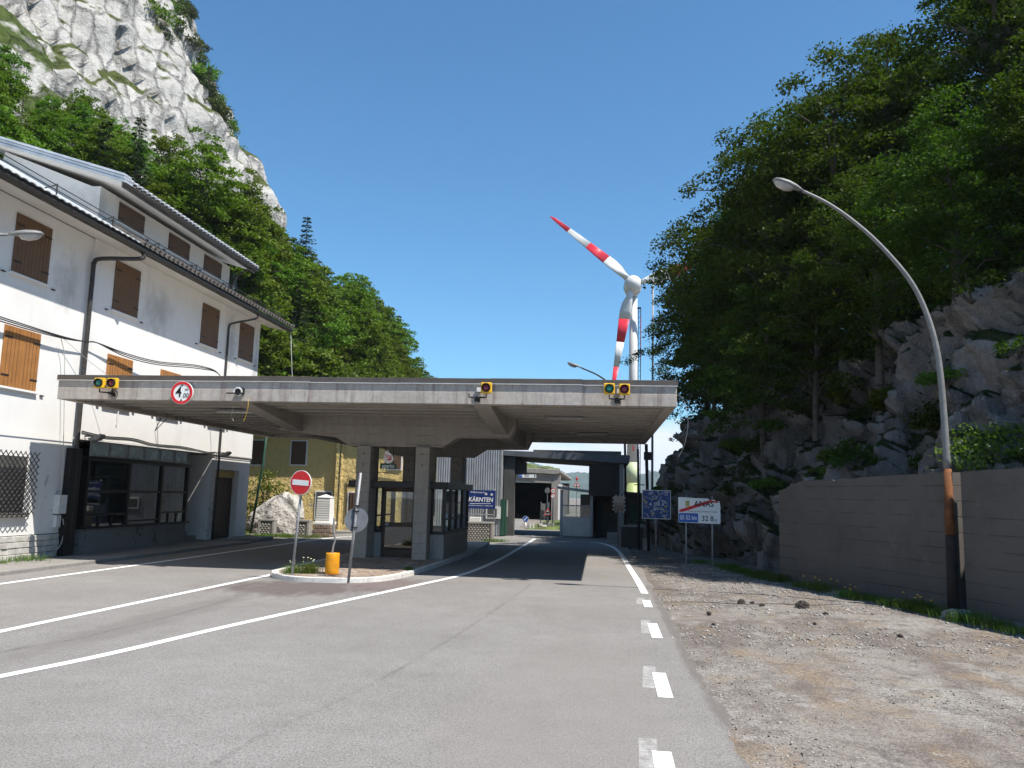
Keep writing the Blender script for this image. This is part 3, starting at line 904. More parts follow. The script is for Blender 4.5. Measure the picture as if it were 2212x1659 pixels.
# ================================================================ WHITE BUILDING
wb = thing('white_building', 'tall white plastered house with closed brown shutters and a glazed shop front', 'building', (-20, 24, 0))
WX = -16.0
def wall(*a, mat='white_plaster', nm='wall', bev=0): return MB().box(*a).build(nm, mat, wb, bevel=bev)
wall(-16.4, 6, 3.62, WX, 36.45, 9.95)
wall(-16.4, 6, .78, WX, 23.7, 3.618)
wall(-16.45, 6, 0, -16.06, 23.7, .778, mat='mortar', nm='plinth_core')
wall(-16.4, 32.72, .1, WX, 33.12, 3.618)
wall(-16.4, 33.12, 3.0, WX, 35.36, 3.618)
wall(-16.4, 35.36, .0, WX, 36.45, 3.618)
wall(-27.5, 36.05, .0, -16.402, 36.45, 9.95)
# gable triangle
MB().prism([(-14.9, 9.9), (-27.9, 9.9), (-21.4, 13.6)], 'y', 36.06, 36.44).build('gable', 'white_plaster', wb)
wall(-27.5, 6, 0, -27.1, 36.0, 9.95); wall(-27.1, 6, 0, -16.402, 6.4, 9.95)
# slightly proud right hand bay with its corner by the downpipe
wall(-15.998, 23.62, 3.64, -15.93, 36.452, 9.94)
MB().box(-15.925, 5.99, 3.60, -15.985 + .07, 36.46, 3.63).build('string_course', 'white_plaster', wb)
# plinth stones
rp = random.Random(5)
for r_ in range(4):
    y = 12.0 + (r_ % 2) * .2
    while y < 23.6:
        w = rp.uniform(.38, .62); y2 = min(y + w, 23.68)
        if y2 - y > .12:
            d = rp.uniform(0, .035)
            MB().box(-16.06, y + .008, .1 + r_ * .168, WX + .03 + d, y2 - .008, .1 + r_ * .168 + .155).build('plinth_stone', 'plinth_stone', wb, bevel=.012)
        y = y2
# recessed shop front
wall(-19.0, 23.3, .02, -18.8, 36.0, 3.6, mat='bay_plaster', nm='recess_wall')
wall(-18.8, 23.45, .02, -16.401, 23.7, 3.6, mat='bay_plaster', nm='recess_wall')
wall(-18.8, 32.73, .02, -16.401, 33.1, 3.6, mat='white_plaster', nm='recess_wall')
wall(-18.8, 23.72, 3.56, -16.2, 32.7, 3.616, mat='interior', nm='recess_ceiling')
wall(-18.8, 23.72, .02, -16.05, 32.7, .12, mat='pavement', nm='recess_floor')
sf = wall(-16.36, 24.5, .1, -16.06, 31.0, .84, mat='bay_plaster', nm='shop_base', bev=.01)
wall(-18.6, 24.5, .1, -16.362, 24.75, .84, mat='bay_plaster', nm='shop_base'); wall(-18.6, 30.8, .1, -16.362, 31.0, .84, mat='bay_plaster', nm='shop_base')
MB().box(-16.42, 24.4, .842, -15.96, 31.1, .90).build('shop_sill', 'dark_frame', wb, bevel=.008)
MB().box(-18.7, 24.4, 2.98, -16.02, 31.05, 3.10).build('shop_head', 'dark_frame', wb)
def sfb(*a): MB().box(*a).build('frame_bar', 'dark_frame', wb)
ys_ = [24.5, 26.85, 29.0, 30.92]
for y in ys_: sfb(-16.2, y, .9, -16.05, y + .12, 2.98)
for i in range(3):
    ya, yb = ys_[i] + .121, ys_[i + 1] - .001
    sfb(-16.17, ya, 1.98, -16.07, yb, 2.06)
    if i != 1: sfb(-16.17, ya, 1.24, -16.07, yb, 1.31)
    else: sfb(-16.17, ya, 1.0, -16.07, yb, 1.05)
    lo = 1.31 if i != 1 else 1.05
    xg = -16.12
    MB().quad((xg, ya, lo), (xg, yb, lo), (xg, yb, 1.98), (xg, ya, 1.98)).build('shop_pane', 'glass', wb)
    MB().quad((xg, ya, 2.06), (xg, yb, 2.06), (xg, yb, 2.98), (xg, ya, 2.98)).build('shop_pane', 'glass', wb)
    if i != 1:
        for q in (1, 2): sfb(-16.16, ya + (yb - ya) * q / 3 - .03, .9, -16.08, ya + (yb - ya) * q / 3 + .03, 1.24)
    MB().quad((xg, ya, .9), (xg, yb, .9), (xg, yb, lo - .07), (xg, ya, lo - .07)).build('shop_pane', 'glass', wb)
for x in (-16.2, -17.0, -18.5): sfb(x - .1 if x < -16.3 else x - .121, 24.52, .9, x, 24.64, 2.98)
sfb(-16.999, 24.54, 1.98, -16.33, 24.62, 2.06)
for (a, b_) in ((-17.0, -16.32), (-18.5, -17.1)):
    MB().quad((a, 24.58, .9), (b_, 24.58, .9), (b_, 24.58, 2.98), (a, 24.58, 2.98)).build('shop_pane', 'glass', wb)
sfb(-18.6, 30.88, .9, -18.5, 31.0, 2.98)
MB().quad((-18.5, 30.95, .9), (-16.21, 30.95, .9), (-16.21, 30.95, 2.98), (-18.5, 30.95, 2.98)).build('shop_pane', 'glass', wb)
wall(-18.78, 24.76, .12, -18.55, 30.79, 2.97, mat='interior', nm='shop_interior')
MB().box(-18.3, 25.6, .12, -17.2, 27.0, 1.15).build('shop_counter', 'interior', wb, bevel=.02)
MB().box(-17.6, 28.9, .12, -17.0, 30.3, 1.0).build('shop_counter', 'off_white', wb, bevel=.02)
# hinged transom lights above
for i in range(6):
    ya = 24.2 + i * 1.035; yb = ya + 1.0
    fm = MB()
    z0, z1, xo, xi = 3.11, 3.58, -15.86, -15.97
    fm.box(xo, ya, z0, xo + .05, yb, z0 + .05); fm.box(xo, ya, z1 - .05, xo + .05, yb, z1); fm.box(xo, ya, z0 + .051, xo + .05, ya + .04, z1 - .051); fm.box(xo, yb - .04, z0 + .051, xo + .05, yb, z1 - .051)
    fo = fm.build('transom_frame', 'steel_dull', wb)
    MB().quad((xo + .02, ya + .04, z0 + .05), (xo + .02, yb - .04, z0 + .05), (xo + .02, yb - .04, z1 - .05), (xo + .02, ya + .04, z1 - .05)).build('transom_pane', 'frosted_glass', fo)
MB().box(-15.998, 24.15, 3.10, -15.88, 30.45, 3.105).build('transom_shelf', 'dark_frame', wb)
# side door
dd = MB(); dd.box(-16.35, 33.13, .1, -16.28, 35.35, 2.66); sdo = dd.build('side_door', 'door_brown', wb)
for i in range(16):
    y = 33.16 + i * .137; MB().box(-16.28, y, .14, -16.255, y + .09, 2.62).build('door_slat', 'door_brown', sdo)
MB().box(-16.34, 33.13, 2.68, -16.22, 35.35, 2.96).build('door_transom', 'yellow_plaster', wb)
wall(-16.74, 33.121, 2.97, -16.401, 35.359, 3.0, mat='white_plaster', nm='door_head'); wall(-16.8, 35.36, .1, -16.402, 35.6, 3.0, nm='door_jamb')
for i in range(3): MB().box(-16.0, 31.4 - .0, .1 + 0.0, -15.9 + .0, 32.6, .14)
for i in range(2): MB().box(-17.6 + i * .001, 31.5, .12 + i * .16, -16.4 - i * .4, 32.6, .28 + i * .16).build('step', 'pavement', wb, bevel=.02)
# shutters
def shutter(y0, y1, z0, z1, mat, X=-15.93, tilt=0):
    mid = (y0 + y1) / 2
    for k, (a, b_) in enumerate(((y0, mid - .004), (mid + .004, y1))):
        sh = MB().box(X, a, z0, X + .045, b_, z1).build('shutter', mat, wb, bevel=.006)
        nb = 5
        for q in range(1, nb):
            yy = a + (b_ - a) * q / nb
            MB().box(X + .045, yy - .006, z0 + .02, X + .049, yy + .006, z1 - .02).build('board_joint', 'shutter_dark', sh)
        for zz in (z0 + (z1 - z0) * .17, z0 + (z1 - z0) * .8):
            ye = a if k == 0 else b_
            MB().box(X + .0455, min(ye, ye + (.3 if k == 0 else -.3)), zz, X + .058, max(ye, ye + (.3 if k == 0 else -.3)), zz + .04).build('hinge', 'dark_steel', sh)
    MB().box(X - .005, y0 - .07, z0 - .075, X + .09, y1 + .07, z0 - .012).build('window_sill', 'white_plaster', wb, bevel=.01)
    for s_ in (-.32, .32):
        yy = (y0 - .3) if s_ < 0 else (y1 + .3)
        MB().box(X, yy - .07, z0 - .1, X + .05, yy + .07, z0 - .07).build('shutter_hook', 'dark_steel', wb)
for (a, X) in ((15.6, WX), (20.19, WX), (24.77, -15.93), (30.78, -15.93), (34.28, -15.93)):
    shutter(a, a + 1.45, 7.93, 9.58, 'shutter_shaded', X)
for (a, X) in ((15.6, WX), (20.18, WX), (24.78, -15.93), (28.05, -15.93), (32.0, -15.93)):
    shutter(a, a + 1.43, 4.8, 6.45, 'shutter_brown', X)
# ground floor window behind a lattice grille
MB().box(-16.03, 20.35, 1.4, -15.985, 21.62, 2.95).build('window_pane', 'interior_dark', wb)
MB().box(-15.998, 20.25, 1.28, -15.86, 21.75, 1.4).build('window_sill', 'eave_board', wb, bevel=.01)
gt = MB()
GY0, GY1, GZ0, GZ1, GX = 20.05, 21.78, 1.35, 3.08, -15.75
stp = .19
for kk in range(-12, 22):
    for s_ in (1, -1):
        pts = []
        c0 = GY0 + kk * stp
        zz0, zz1 = GZ0, GZ1
        ya, yb = (c0, c0 + (GZ1 - GZ0)) if s_ > 0 else (c0, c0 - (GZ1 - GZ0))
        t0, t1 = 0., 1.
        lo, hi = (GY0, GY1)
        d = yb - ya
        ta, tb = (lo - ya) / d, (hi - ya) / d
        t0 = max(0, min(ta, tb)); t1 = min(1, max(ta, tb))
        if t1 - t0 < .03: continue
        p = (GX, ya + d * t0, GZ0 + (GZ1 - GZ0) * t0); q = (GX, ya + d * t1, GZ0 + (GZ1 - GZ0) * t1)
        gt.beam(p, q, .022, .012)
gt.build('window_grille', 'dark_steel', wb)
# eaves, gutter and roof
MB().prism([(-15.95, 9.951), (-14.98, 9.78), (-14.98, 9.92), (-15.95, 10.1)], 'y', 5.8, 37.5).build('eave_soffit', 'soffit_plaster', wb)
MB().box(-14.985, 5.8, 9.74, -14.95, 37.55, 9.98).build('eave_board', 'eave_board', wb)
g_ = MB(); g_.tube([(-14.86, 5.8, 9.84), (-14.86, 37.62, 9.84)], .085, 10); g_.build('gutter', 'gutter_metal', wb, True)
SL = (13.6 - 9.98) / (21.4 - 14.8)
def corr_roof(name, xa, za, xb, zb, y0, y1, mat, period=.3, amp=.035, nx=6):
    ny = int((y1 - y0) / period * 6)
    v = []; 
    for i in range(nx + 1):
        x = xa + (xb - xa) * i / nx; z = za + (zb - za) * i / nx
        for j in range(ny + 1):
            y = y0 + (y1 - y0) * j / ny
            v.append((x, y, z + amp * abs(math.sin(math.pi * (y - y0) / period))))
    f = []
    for i in range(nx):
        for j in range(ny):
            k = i * (ny + 1) + j; f.append((k, k + 1, k + ny + 2, k + ny + 1))
    m = MB(); m.add(v, f)
    o = m.build(name, mat, wb)
    s_ = o.modifiers.new('solid', 'SOLIDIFY'); s_.thickness = .02
    return o
corr_roof('roof', -14.72, 9.93, -21.4, 13.60, 5.7, 37.7, 'roof_metal')
corr_roof('roof', -28.1, 9.93, -21.4, 13.60, 5.7, 37.7, 'roof_metal')
# dark tile courses at the right hand half of the roof
for i in range(int((37.7 - 24.2) / .3)):
    y = 24.2 + i * .3
    t = MB(); t.tube([(-14.70, y + .15, 9.975), (-15.9, y + .15, 9.975 + 1.2 * SL)], .075, 6); t.build('eave_tile', 'roof_tile', wb)
# snow guard rail
for i in range(10):
    y = 12.5 + i * 2.7
    t = MB(); t.beam((-15.2, y, 10.15), (-15.2, y, 10.55), .03, .03); t.beam((-15.2, y, 10.52), (-15.62, y, 10.42), .025, .025); t.build('snow_guard_post', 'gutter_metal', wb)
for z in (10.36, 10.5):
    t = MB(); t.tube([(-15.2, 11, z), (-15.2, 37.3, z)], .016, 5); t.build('snow_guard_rail', 'gutter_metal', wb)
# downpipes
pt = smooth_path([(-14.9, 24.6, 9.75), (-14.95, 24.55, 9.55), (-15.75, 23.75, 9.32), (-15.84, 23.52, 9.1), (-15.84, 23.5, 8.6), (-15.84, 23.52, 4), (-15.84, 23.55, .15)], 4)
t = MB(); t.tube(pt, .07, 10); t.build('downpipe', 'gutter_metal', wb, True)
t = MB(); t.box(-15.98, 23.25, .1, -15.78, 23.75, 3.3); t.build('pipe_casing', 'dark_frame', wb)
pt = smooth_path([(-14.9, 33.7, 9.75), (-14.95, 33.65, 9.55), (-15.75, 33.2, 9.25), (-15.86, 33.1, 9.05), (-15.86, 33.08, 8.4), (-15.86, 33.05, 4), (-15.86, 33.0, .12)], 4)
t = MB(); t.tube(pt, .045, 10); t.build('downpipe', 'gutter_metal', wb, True)
# dormer storey
MB().box(-21, 25.5, 10.4, -17.2, 35.55, 12.42).build('dormer_wall', 'soffit_plaster', wb)
MB().prism([(-17.2, 12.3), (-20.9, 13.75), (-21.2, 12.3)], 'y', 25.502, 25.7).build('dormer_cheek', 'soffit_plaster', wb)
MB().prism([(-16.3, 12.36), (-21.5, 13.98), (-21.5, 14.14), (-16.3, 12.50)], 'y', 25.28, 36.2).build('dormer_eave', 'soffit_plaster', wb)
MB().box(-16.305, 25.28, 12.28, -16.27, 36.2, 12.56).build('dormer_eave_board', 'eave_board', wb)
t = MB(); t.tube([(-16.19, 25.25, 12.44), (-16.19, 36.25, 12.44)], .075, 8); t.build('dormer_gutter', 'gutter_metal', wb, True)
t = MB(); t.tube([(-16.25, 35.6, 12.36), (-16.9, 35.65, 12.0), (-17.1, 35.6, 11.5)], .045, 8); t.build('downpipe', 'gutter_metal', wb, True)
corr_roof('dormer_roof', -16.1, 12.53, -21.5, 14.17, 25.4, 36.3, 'roof_tile')
for i in range(36):
    y = 25.45 + i * .3
    t = MB(); t.tube([(-16.08, y + .15, 12.56), (-17.2, y + .15, 12.56 + 1.12 * .303)], .075, 6); t.build('eave_tile', 'roof_metal', wb)
for k_, zz in enumerate((0, .1, .2)):
    MB().prism([(-16.1, 12.42 + zz), (-21.5, 14.06 + zz), (-21.5, 14.14 + zz), (-16.1, 12.50 + zz)], 'y', 25.14 - .03 * k_, 25.6 - .05 * k_).build('verge_sheet', 'roof_metal', wb)
for (a, b_) in ((26.63, 28.26), (30.08, 31.72), (33.05, 34.66)):
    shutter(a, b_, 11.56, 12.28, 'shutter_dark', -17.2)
# ridge side metal
# wall fixtures
def fixture(name, mb, mat): return mb.build(name, mat, wb)
t = MB(); t.box(-15.99, 22.9, 1.35, -15.8, 23.3, 1.9); fixture('meter_box', t, 'off_white')
t = MB(); t.box(-15.99, 22.95, .95, -15.87, 23.15, 1.3); fixture('meter_box', t, 'off_white')
for (y, z) in ((24.0, 3.66), (32.9, 3.62)):
    q = MB(); q.tube([(-15.93, y, z + .05), (-15.6, y, z + .06)], .025, 6); lo_ = q.build('flood_bracket', 'dark_steel', wb)
    q = MB(); q.prism([(-15.75, z - .02), (-15.35, z + .13), (-15.3, z + .05), (-15.45, z - .08), (-15.7, z - .1)], 'y', y - .14, y + .14); q.build('flood_lamp', 'lamp_grey', lo_, bevel=.02)
t = MB(); t.tube(smooth_path([(-15.9, 23.8, 3.85), (-15.9, 25, 3.78), (-15.9, 26.6, 3.82), (-15.9, 28, 3.72), (-15.9, 30, 3.75), (-15.9, 32, 3.66), (-15.9, 32.8, 3.7)], 5), .02, 6); fixture('wall_cable', t, 'cable')
t = MB(); t.beam((-15.92, 28.0, 5.0), (-15.0, 27.9, 5.1), .03, .03); t.beam((-15.92, 28.0, 4.2), (-15.0, 27.9, 5.1), .02, .02); t.beam((-15.92, 28.0, 4.2), (-15.9, 28.5, 5.0), .02, .02); fixture('wall_bracket', t, 'dark_steel')
t = MB(); t.tube([(-15.9, 25.6, 4.2), (-15.9, 25.6, 4.7), (-15.9, 25.75, 4.8), (-15.9, 25.95, 4.8)], .025, 6); fixture('vent_pipe', t, 'off_white')
for dz in (0, .05, -.06):
    t = MB(); t.tube(smooth_path([(-15.75, 16, 6.55 + dz), (-15.8, 19.87, 6.5 + dz), (-15.8, 22.17, 6.5 + dz * .5), (-15.8, 23.4, 6.58), (-15.75, 23.9, 6.64), (-15.7, 25.4, 6.52 + dz), (-15.6, 27.3, 6.55 + dz), (-15.5, 30.1, 6.85 + dz), (-15.3, 31.5, 6.7), (-14.9, 32.0, 5.3)], 5), .018, 5); fixture('wall_cable', t, 'cable')
t = MB(); t.tube(smooth_path([(-15.85, 22.3, 6.5), (-15.85, 22.55, 6.0), (-15.85, 22.7, 5.0), (-15.85, 22.9, 3.4), (-15.85, 23.0, 1.9)], 5), .012, 5); fixture('wall_cable', t, 'pale_cable')
t = MB(); t.tube(smooth_path([(-15.85, 22.4, 6.5), (-15.6, 23.6, 5.9), (-14.95, 24.6, 5.24)], 5), .008, 5); fixture('wall_cable', t, 'pale_cable')
t = MB(); t.tube(smooth_path([(-15.85, 23.2, 1.2), (-15.84, 23.28, .9), (-15.82, 23.2, .5), (-15.8, 22.9, .25), (-15.8, 22.4, .12)], 5), .015, 5); fixture('wall_cable', t, 'pale_cable')
t = MB(); t.tube(smooth_path([(-14.9, 37.5, 9.7), (-14.85, 37.55, 9.5), (-14.6, 37.1, 8.6), (-14.0, 36.4, 5.24)], 5), .015, 5); fixture('stay_wire', t, 'steel')
# ================================================================ SIGNS, LIGHTS AND STREET FURNITURE
def disc(parent, c, r, mat, name, y0, y1, n=40):
    return MB().prism(circ(c[0], c[1], r, n), 'y', y0, y1).build(name, mat, parent)
def ring(parent, c, r0, r1, mat, name, y0, y1, n=40):
    b = MB(); v = []
    for yy in (y0, y1):
        for rr in (r0, r1): v += [(x, yy, z) for x, z in circ(c[0], c[1], rr, n)]
    f = []
    for i in range(n):
        j = (i + 1) % n
        f += [(i, j, n + j, n + i), (2 * n + i, 3 * n + i, 3 * n + j, 2 * n + j), (i, 2 * n + i, 2 * n + j, j), (n + i, n + j, 3 * n + j, 3 * n + i)]
    b.add(v, f); return b.build(name, mat, parent)

# no entry sign on a leaning post
s = thing('no_entry_sign', 'round red no entry sign with white bar on a leaning steel post', 'road sign', (-7.52, 20.02, 0), local=True, rot=(0, .058, R(-14)))
MB().tube([(0, 0, -.05), (0, 0, 2.68)], .032, 10).build('post', 'steel', s, True)
disc(s, (0, 2.4), .305, 'white_paint', 'sign_rim', -.062, -.04); disc(s, (0, 2.4), .29, 'red_paint', 'sign_face', -.066, -.0625)
MB().box(-.235, -.07, 2.335, .235, -.0665, 2.465).build('white_bar', 'white_paint', s)
for z in (2.25, 2.55): MB().box(-.05, -.039, z, .05, .04, z + .03).build('clamp', 'steel', s)
# back of a round sign on another leaning post
s = thing('turned_round_sign', 'leaning steel post with a round sign turned away showing its grey back', 'road sign', (-6.06, 19.93, 0), local=True, rot=(0, .066, 0))
MB().tube([(0, 0, -.05), (0, 0, 2.68)], .034, 10).build('post', 'steel', s, True)
d_ = MB(); c_, s__ = math.cos(R(38)), math.sin(R(38)); pts = circ(0, 0, .3, 40)
v = []
for off in (.045, .06): v += [(-.03 + a * c_ - off * s__ * -1, .05 + a * s__ + off * c_, 1.52 + b_) for a, b_ in pts]
d_.add(v, [tuple(range(40)), tuple(range(79, 39, -1))] + [(i, (i + 1) % 40, 40 + (i + 1) % 40, 40 + i) for i in range(40)])
d_.build('sign_back', 'sign_grey', s)
for z in (1.32, 1.72, 1.85): MB().box(-.055, -.045, z, .055, .075, z + .035).build('clamp', 'dark_steel', s)
# yellow drum with a thin rod
s = thing('yellow_drum', 'small yellow painted drum with a thin bent rod standing in it', 'drum', (-6.74, 20.73, .12), local=True)
MB().lathe([(.165, 0), (.175, .02), (.172, .1), (.178, .22), (.17, .4), (.173, .51), (.165, .53), (.15, .53), (.15, .5), (.01, .49)], n=24).build('drum', 'yellow_paint', s, True)
MB().lathe([(.2, -.012), (.19, .006)], n=20).build('spilt_paint', 'yellow_paint', s)
MB().tube(smooth_path([(-.02, 0, .48), (0, 0, .7), (.035, 0, .85), (.0, 0, 1.05), (-.02, 0, 1.25), (-.015, 0, 1.42)], 4), .026, 8).build('rod', 'steel_dull', s, True)

# height limit sign on the canopy
s = thing('height_limit_sign', 'round height limit sign reading 4.00 m hung on the canopy front', 'road sign', (-11.3, 21.15, 4.75))
disc(s, (-11.3, 4.75), .315, 'white_paint', 'sign_rim', 21.06, 21.1); ring(s, (-11.3, 4.75), .235, .305, 'red_paint', 'red_ring', 21.05, 21.059)
text('4', .42, 'black_paint', s, (-11.385, 21.055, 4.76), sx=.85, bold=.004)
text('.00', .18, 'black_paint', s, (-11.19, 21.055, 4.67), sx=.9); text('m', .12, 'black_paint', s, (-11.17, 21.055, 4.84))
MB().prism([(-11.335, 4.97), (-11.265, 4.97), (-11.3, 4.92)], 'y', 21.05, 21.058).build('arrow_mark', 'black_paint', s); MB().prism([(-11.335, 4.53), (-11.265, 4.53), (-11.3, 4.58)], 'y', 21.05, 21.058).build('arrow_mark', 'black_paint', s)
MB().box(-11.4, 21.1, 4.6, -11.2, 21.199, 4.64).build('bracket', 'steel_dull', s)

# traffic lights on the canopy front
def signal(par, x, z, lens):
    h = MB().box(x - .14, 20.86, z - .14, x + .14, 20.99, z + .14).build('signal_housing', 'signal_yellow', par, bevel=.02)
    ring(h, (x, z), .104, .116, 'black_paint', 'visor', 20.80, 20.87, 24)
    MB().lathe([(.1035, 0), (.09, -.02), (.05, -.035), (.0, -.04)], (x, 20.862, z), 20, 'y').build('lens', lens, h, True)
def bracket(par, x0, x1, xm, z):
    b = MB()
    b.tube([(x0, 20.93, z - .15), (x0, 20.93, z - .24), (xm, 20.93, z - .26), (x1, 20.93, z - .24), (x1, 20.93, z - .15)], .022, 6)
    b.tube([(xm, 20.93, z - .26), (xm + .02, 21.199, z - .26)], .04, 8)
    b.box(xm - .07, 21.17, z - .33, xm + .09, 21.199, z - .19)
    b.build('bracket', 'black_paint', par)
    b = MB(); b.box(xm - .02, 21.12, z - .08, xm + .1, 21.199, z + .03); b.build('junction_box', 'off_white', par, bevel=.01)
    b = MB(); b.tube([(xm + .04 + .05 * math.cos(a / 2), 21.14, z - .3 + .09 * math.sin(a / 2)) for a in range(0, 26)], .009, 5); b.build('cable_loop', 'pale_cable', par)
t = thing('traffic_light', 'green and red traffic light pair at the left end of the canopy', 'traffic light', (-13.4, 21.1, 4.9), 'traffic lights on the canopy front')
signal(t, -13.59, 4.97, 'lens_green'); signal(t, -13.22, 4.97, 'lens_red'); bracket(t, -13.59, -13.22, -13.32, 4.97)
t = thing('traffic_light', 'single red traffic light right of the canopy middle', 'traffic light', (-2.95, 21.1, 4.9), 'traffic lights on the canopy front')
signal(t, -2.95, 4.95, 'lens_red'); bracket(t, -3.4, -2.95, -3.22, 4.95)
t = thing('traffic_light', 'green and red traffic light pair near the right end of the canopy', 'traffic light', (.4, 21.1, 4.9), 'traffic lights on the canopy front')
signal(t, .21, 4.96, 'lens_green'); signal(t, .59, 4.95, 'lens_red'); bracket(t, .21, .59, .42, 4.95)
t = thing('empty_signal_mount', 'black bare signal mount with cable ring on canopy, no light left', 'signal mount', (-9.7, 21.1, 4.75))
MB().tube([(-9.98, 20.95, 4.74), (-9.5, 20.95, 4.74)], .02, 6).build('bar', 'black_paint', t)
MB().box(-9.78, 21.0, 4.72, -9.58, 21.199, 4.9).build('mount', 'black_paint', t, bevel=.02)
for rr in (.12, .1): MB().tube([(-9.68 + rr * math.cos(a / 3), 20.98, 4.78 + rr * math.sin(a / 3)) for a in range(-4, 12)], .012, 5).build('cable_ring', 'off_white', t)

# road signs on the right verge
def quadsign(par, x0, z0, x1, z1, y, mat, name='sign_face', d=.03, bev=0): return MB().box(x0, y, z0, x1, y + d, z1).build(name, mat, par, bevel=bev)
s = thing('austria_border_sign', 'square blue border sign covered in stickers, on a single post', 'road sign', (2.25, 33.95, 0))
MB().tube([(2.25, 33.99, -.05), (2.25, 33.99, 2.5)], .05, 10).build('post', 'steel_dull', s, True)
quadsign(s, 1.69, 1.42, 2.84, 2.57, 33.9, 'white_paint', 'sign_back', .035, .01); quadsign(s, 1.72, 1.45, 2.81, 2.54, 33.893, 'star_blue', 'sign_face', .006)
for tx, x_ in (('A', 2.03), ('S', 2.2), ('T', 2.27), ('R', 2.36), ('A', 2.52)): text(tx, .18, 'white_paint', s, (x_, 33.885, 2.0), bold=.012)
for x_ in (2.18, 2.3, 2.45): ring(s, (x_, 1.84), .04, .055, 'off_white', 'letter_ring', 33.886, 33.892, 14)
rk = random.Random(11)
for i in range(170):
    x_, z_ = rk.uniform(1.76, 2.77), rk.uniform(1.49, 2.5)
    if 1.92 < z_ < 2.08 and 1.95 < x_ < 2.6: continue
    mt = rk.choice(['sticker_pale', 'sticker_pale', 'sticker_blue', 'sticker_blue', 'sticker_yellow'] if rk.random() < .5 else ['sticker_pale', 'sticker_blue'])
    y_ = 33.8925 - .0003 * i / 10
    if rk.random() < .5: MB().prism(circ(x_, z_, rk.uniform(.025, .05), 10), 'y', y_ - .001, y_).build('sticker', mt, s)
    else:
        w, h = rk.uniform(.025, .055), rk.uniform(.015, .03); a = rk.uniform(-.5, .5); ca, sa = math.cos(a), math.sin(a)
        MB().prism([(x_ + p * ca - q * sa, z_ + p * sa + q * ca) for p, q in ((-w, -h), (w, -h), (w, h), (-w, h))], 'y', y_ - .001, y_).build('sticker', mt, s)

s = thing('road_agency_sign', 'white two post sign reading ANAS struck through by a red bar', 'road sign', (3.33, 28.4, 0))
SXa, SXb, SY = 2.62, 4.0, 28.35
for x_ in (2.88, 3.74): MB().tube([(x_, SY + .06, -.05), (x_, SY + .06, 2.36)], .03, 8).build('post', 'steel', s, True)
MB().prism([(SXa, 1.46), (SXb, 1.44), (SXb, 2.0), (SXb - .02, 2.14), (SXb - .04, 2.2), (SXb - .13, 2.17), (SXb - .2, 2.24), (SXb - .32, 2.2), (SXb - .4, 2.27), (SXb - .9, 2.28), (SXa, 2.3)], 'y', SY, SY + .025).build('sign_face', 'white_paint', s)
text('ANAS', .27, 'black_paint', s, (3.46, SY - .012, 2.08), sx=.95, bold=.012)
MB().prism([(SXa + .01, 1.82), (SXa + .13, 1.80), (SXb - .28, 2.14), (SXb - .08, 2.13), (SXb - .06, 2.17), (SXb - .36, 2.22), (SXa + .04, 1.88)], 'y', SY - .007, SY - .0025).build('red_bar', 'red_paint', s)
text('Strada del FRIULI VENEZIA GIULIA', .065, 'black_paint', s, (3.42, SY - .003, 1.83))
MB().box(2.86, SY - .006, 1.99, 2.99, SY - .001, 2.18).build('crest', 'sticker_yellow', s); MB().prism([(2.89, 2.02), (2.96, 2.02), (2.975, 2.09), (2.94, 2.15), (2.905, 2.1)], 'y', SY - .0075, SY - .0062).build('crest_mark', 'turbine_green', s)
MB().box(2.63, SY - .006, 1.47, 3.27, SY - .001, 1.77).build('route_panel', 'bright_blue', s)
text('SS 52 bis', .2, 'white_paint', s, (2.95, SY - .009, 1.62), sx=.78, bold=.01)
text('32 8', .25, 'black_paint', s, (3.58, SY - .003, 1.6), sx=.9, bold=.01); text('10', .12, 'black_paint', s, (3.83, SY - .003, 1.55))

# ---------------------------------------------------------------- street lamps
def lamp_head(par, p, d, L=.72):
    # p where the arm ends, d the (unit) direction the head points
    d = Vector(d).normalized(); side = d.cross(Vector((0, 0, 1))).normalized(); up = side.cross(d)
    prof = [(0, .03, .04), (.1, .07, .06), (.25, .12, .09), (.5, .17, .11), (.75, .165, .1), (.92, .12, .07), (1, .02, .02)]
    v = []; f = []; n = 14
    for t_, w, h in prof:
        for k in range(n):
            a = 2 * math.pi * k / n
            z = math.sin(a) * h * (1 if math.sin(a) > 0 else .35)
            v.append(Vector(p) + d * (t_ * L) + side * math.cos(a) * w + up * z)
    for i in range(len(prof) - 1):
        for k in range(n): f.append((i * n + k, i * n + (k + 1) % n, (i + 1) * n + (k + 1) % n, (i + 1) * n + k))
    f += [tuple(range(n)), tuple((len(prof) - 1) * n + k for k in range(n))]
    m = MB(); m.add(v, f); hd = m.build('lamp_head', 'lamp_grey', par, True)
    v = []; prof2 = [(.28, .02, .01), (.34, .1, .09), (.55, .14, .13), (.8, .12, .1), (.93, .05, .03)]
    f = []
    for t_, w, h in prof2:
        for k in range(9):
            a = math.pi + math.pi * k / 8
            v.append(Vector(p) + d * (t_ * L) + side * math.cos(a) * w + up * (math.sin(a) * h - .02))
    for i in range(len(prof2) - 1):
        for k in range(8): f.append((i * 9 + k, i * 9 + k + 1, (i + 1) * 9 + k + 1, (i + 1) * 9 + k))
    m = MB(); m.add(v, f); m.build('lamp_bowl', 'lamp_glass', hd, True)
lp = thing('street_lamp', 'tall curved street lamp with rusty foot in front of the concrete wall', 'street lamp', (7.35, 18.7, 0), 'curved street lamps')
pts = [(7.35, 18.5, -.05), (7.4, 18.6, 1.6), (7.44, 18.7, 3.0), (7.44, 18.8, 4.7), (7.38, 18.85, 5.7), (7.2, 18.9, 6.55), (6.88, 18.9, 7.27), (6.3, 18.9, 8.04), (5.74, 18.9, 8.61), (5.17, 18.9, 9.06), (4.6, 18.9, 9.38)]
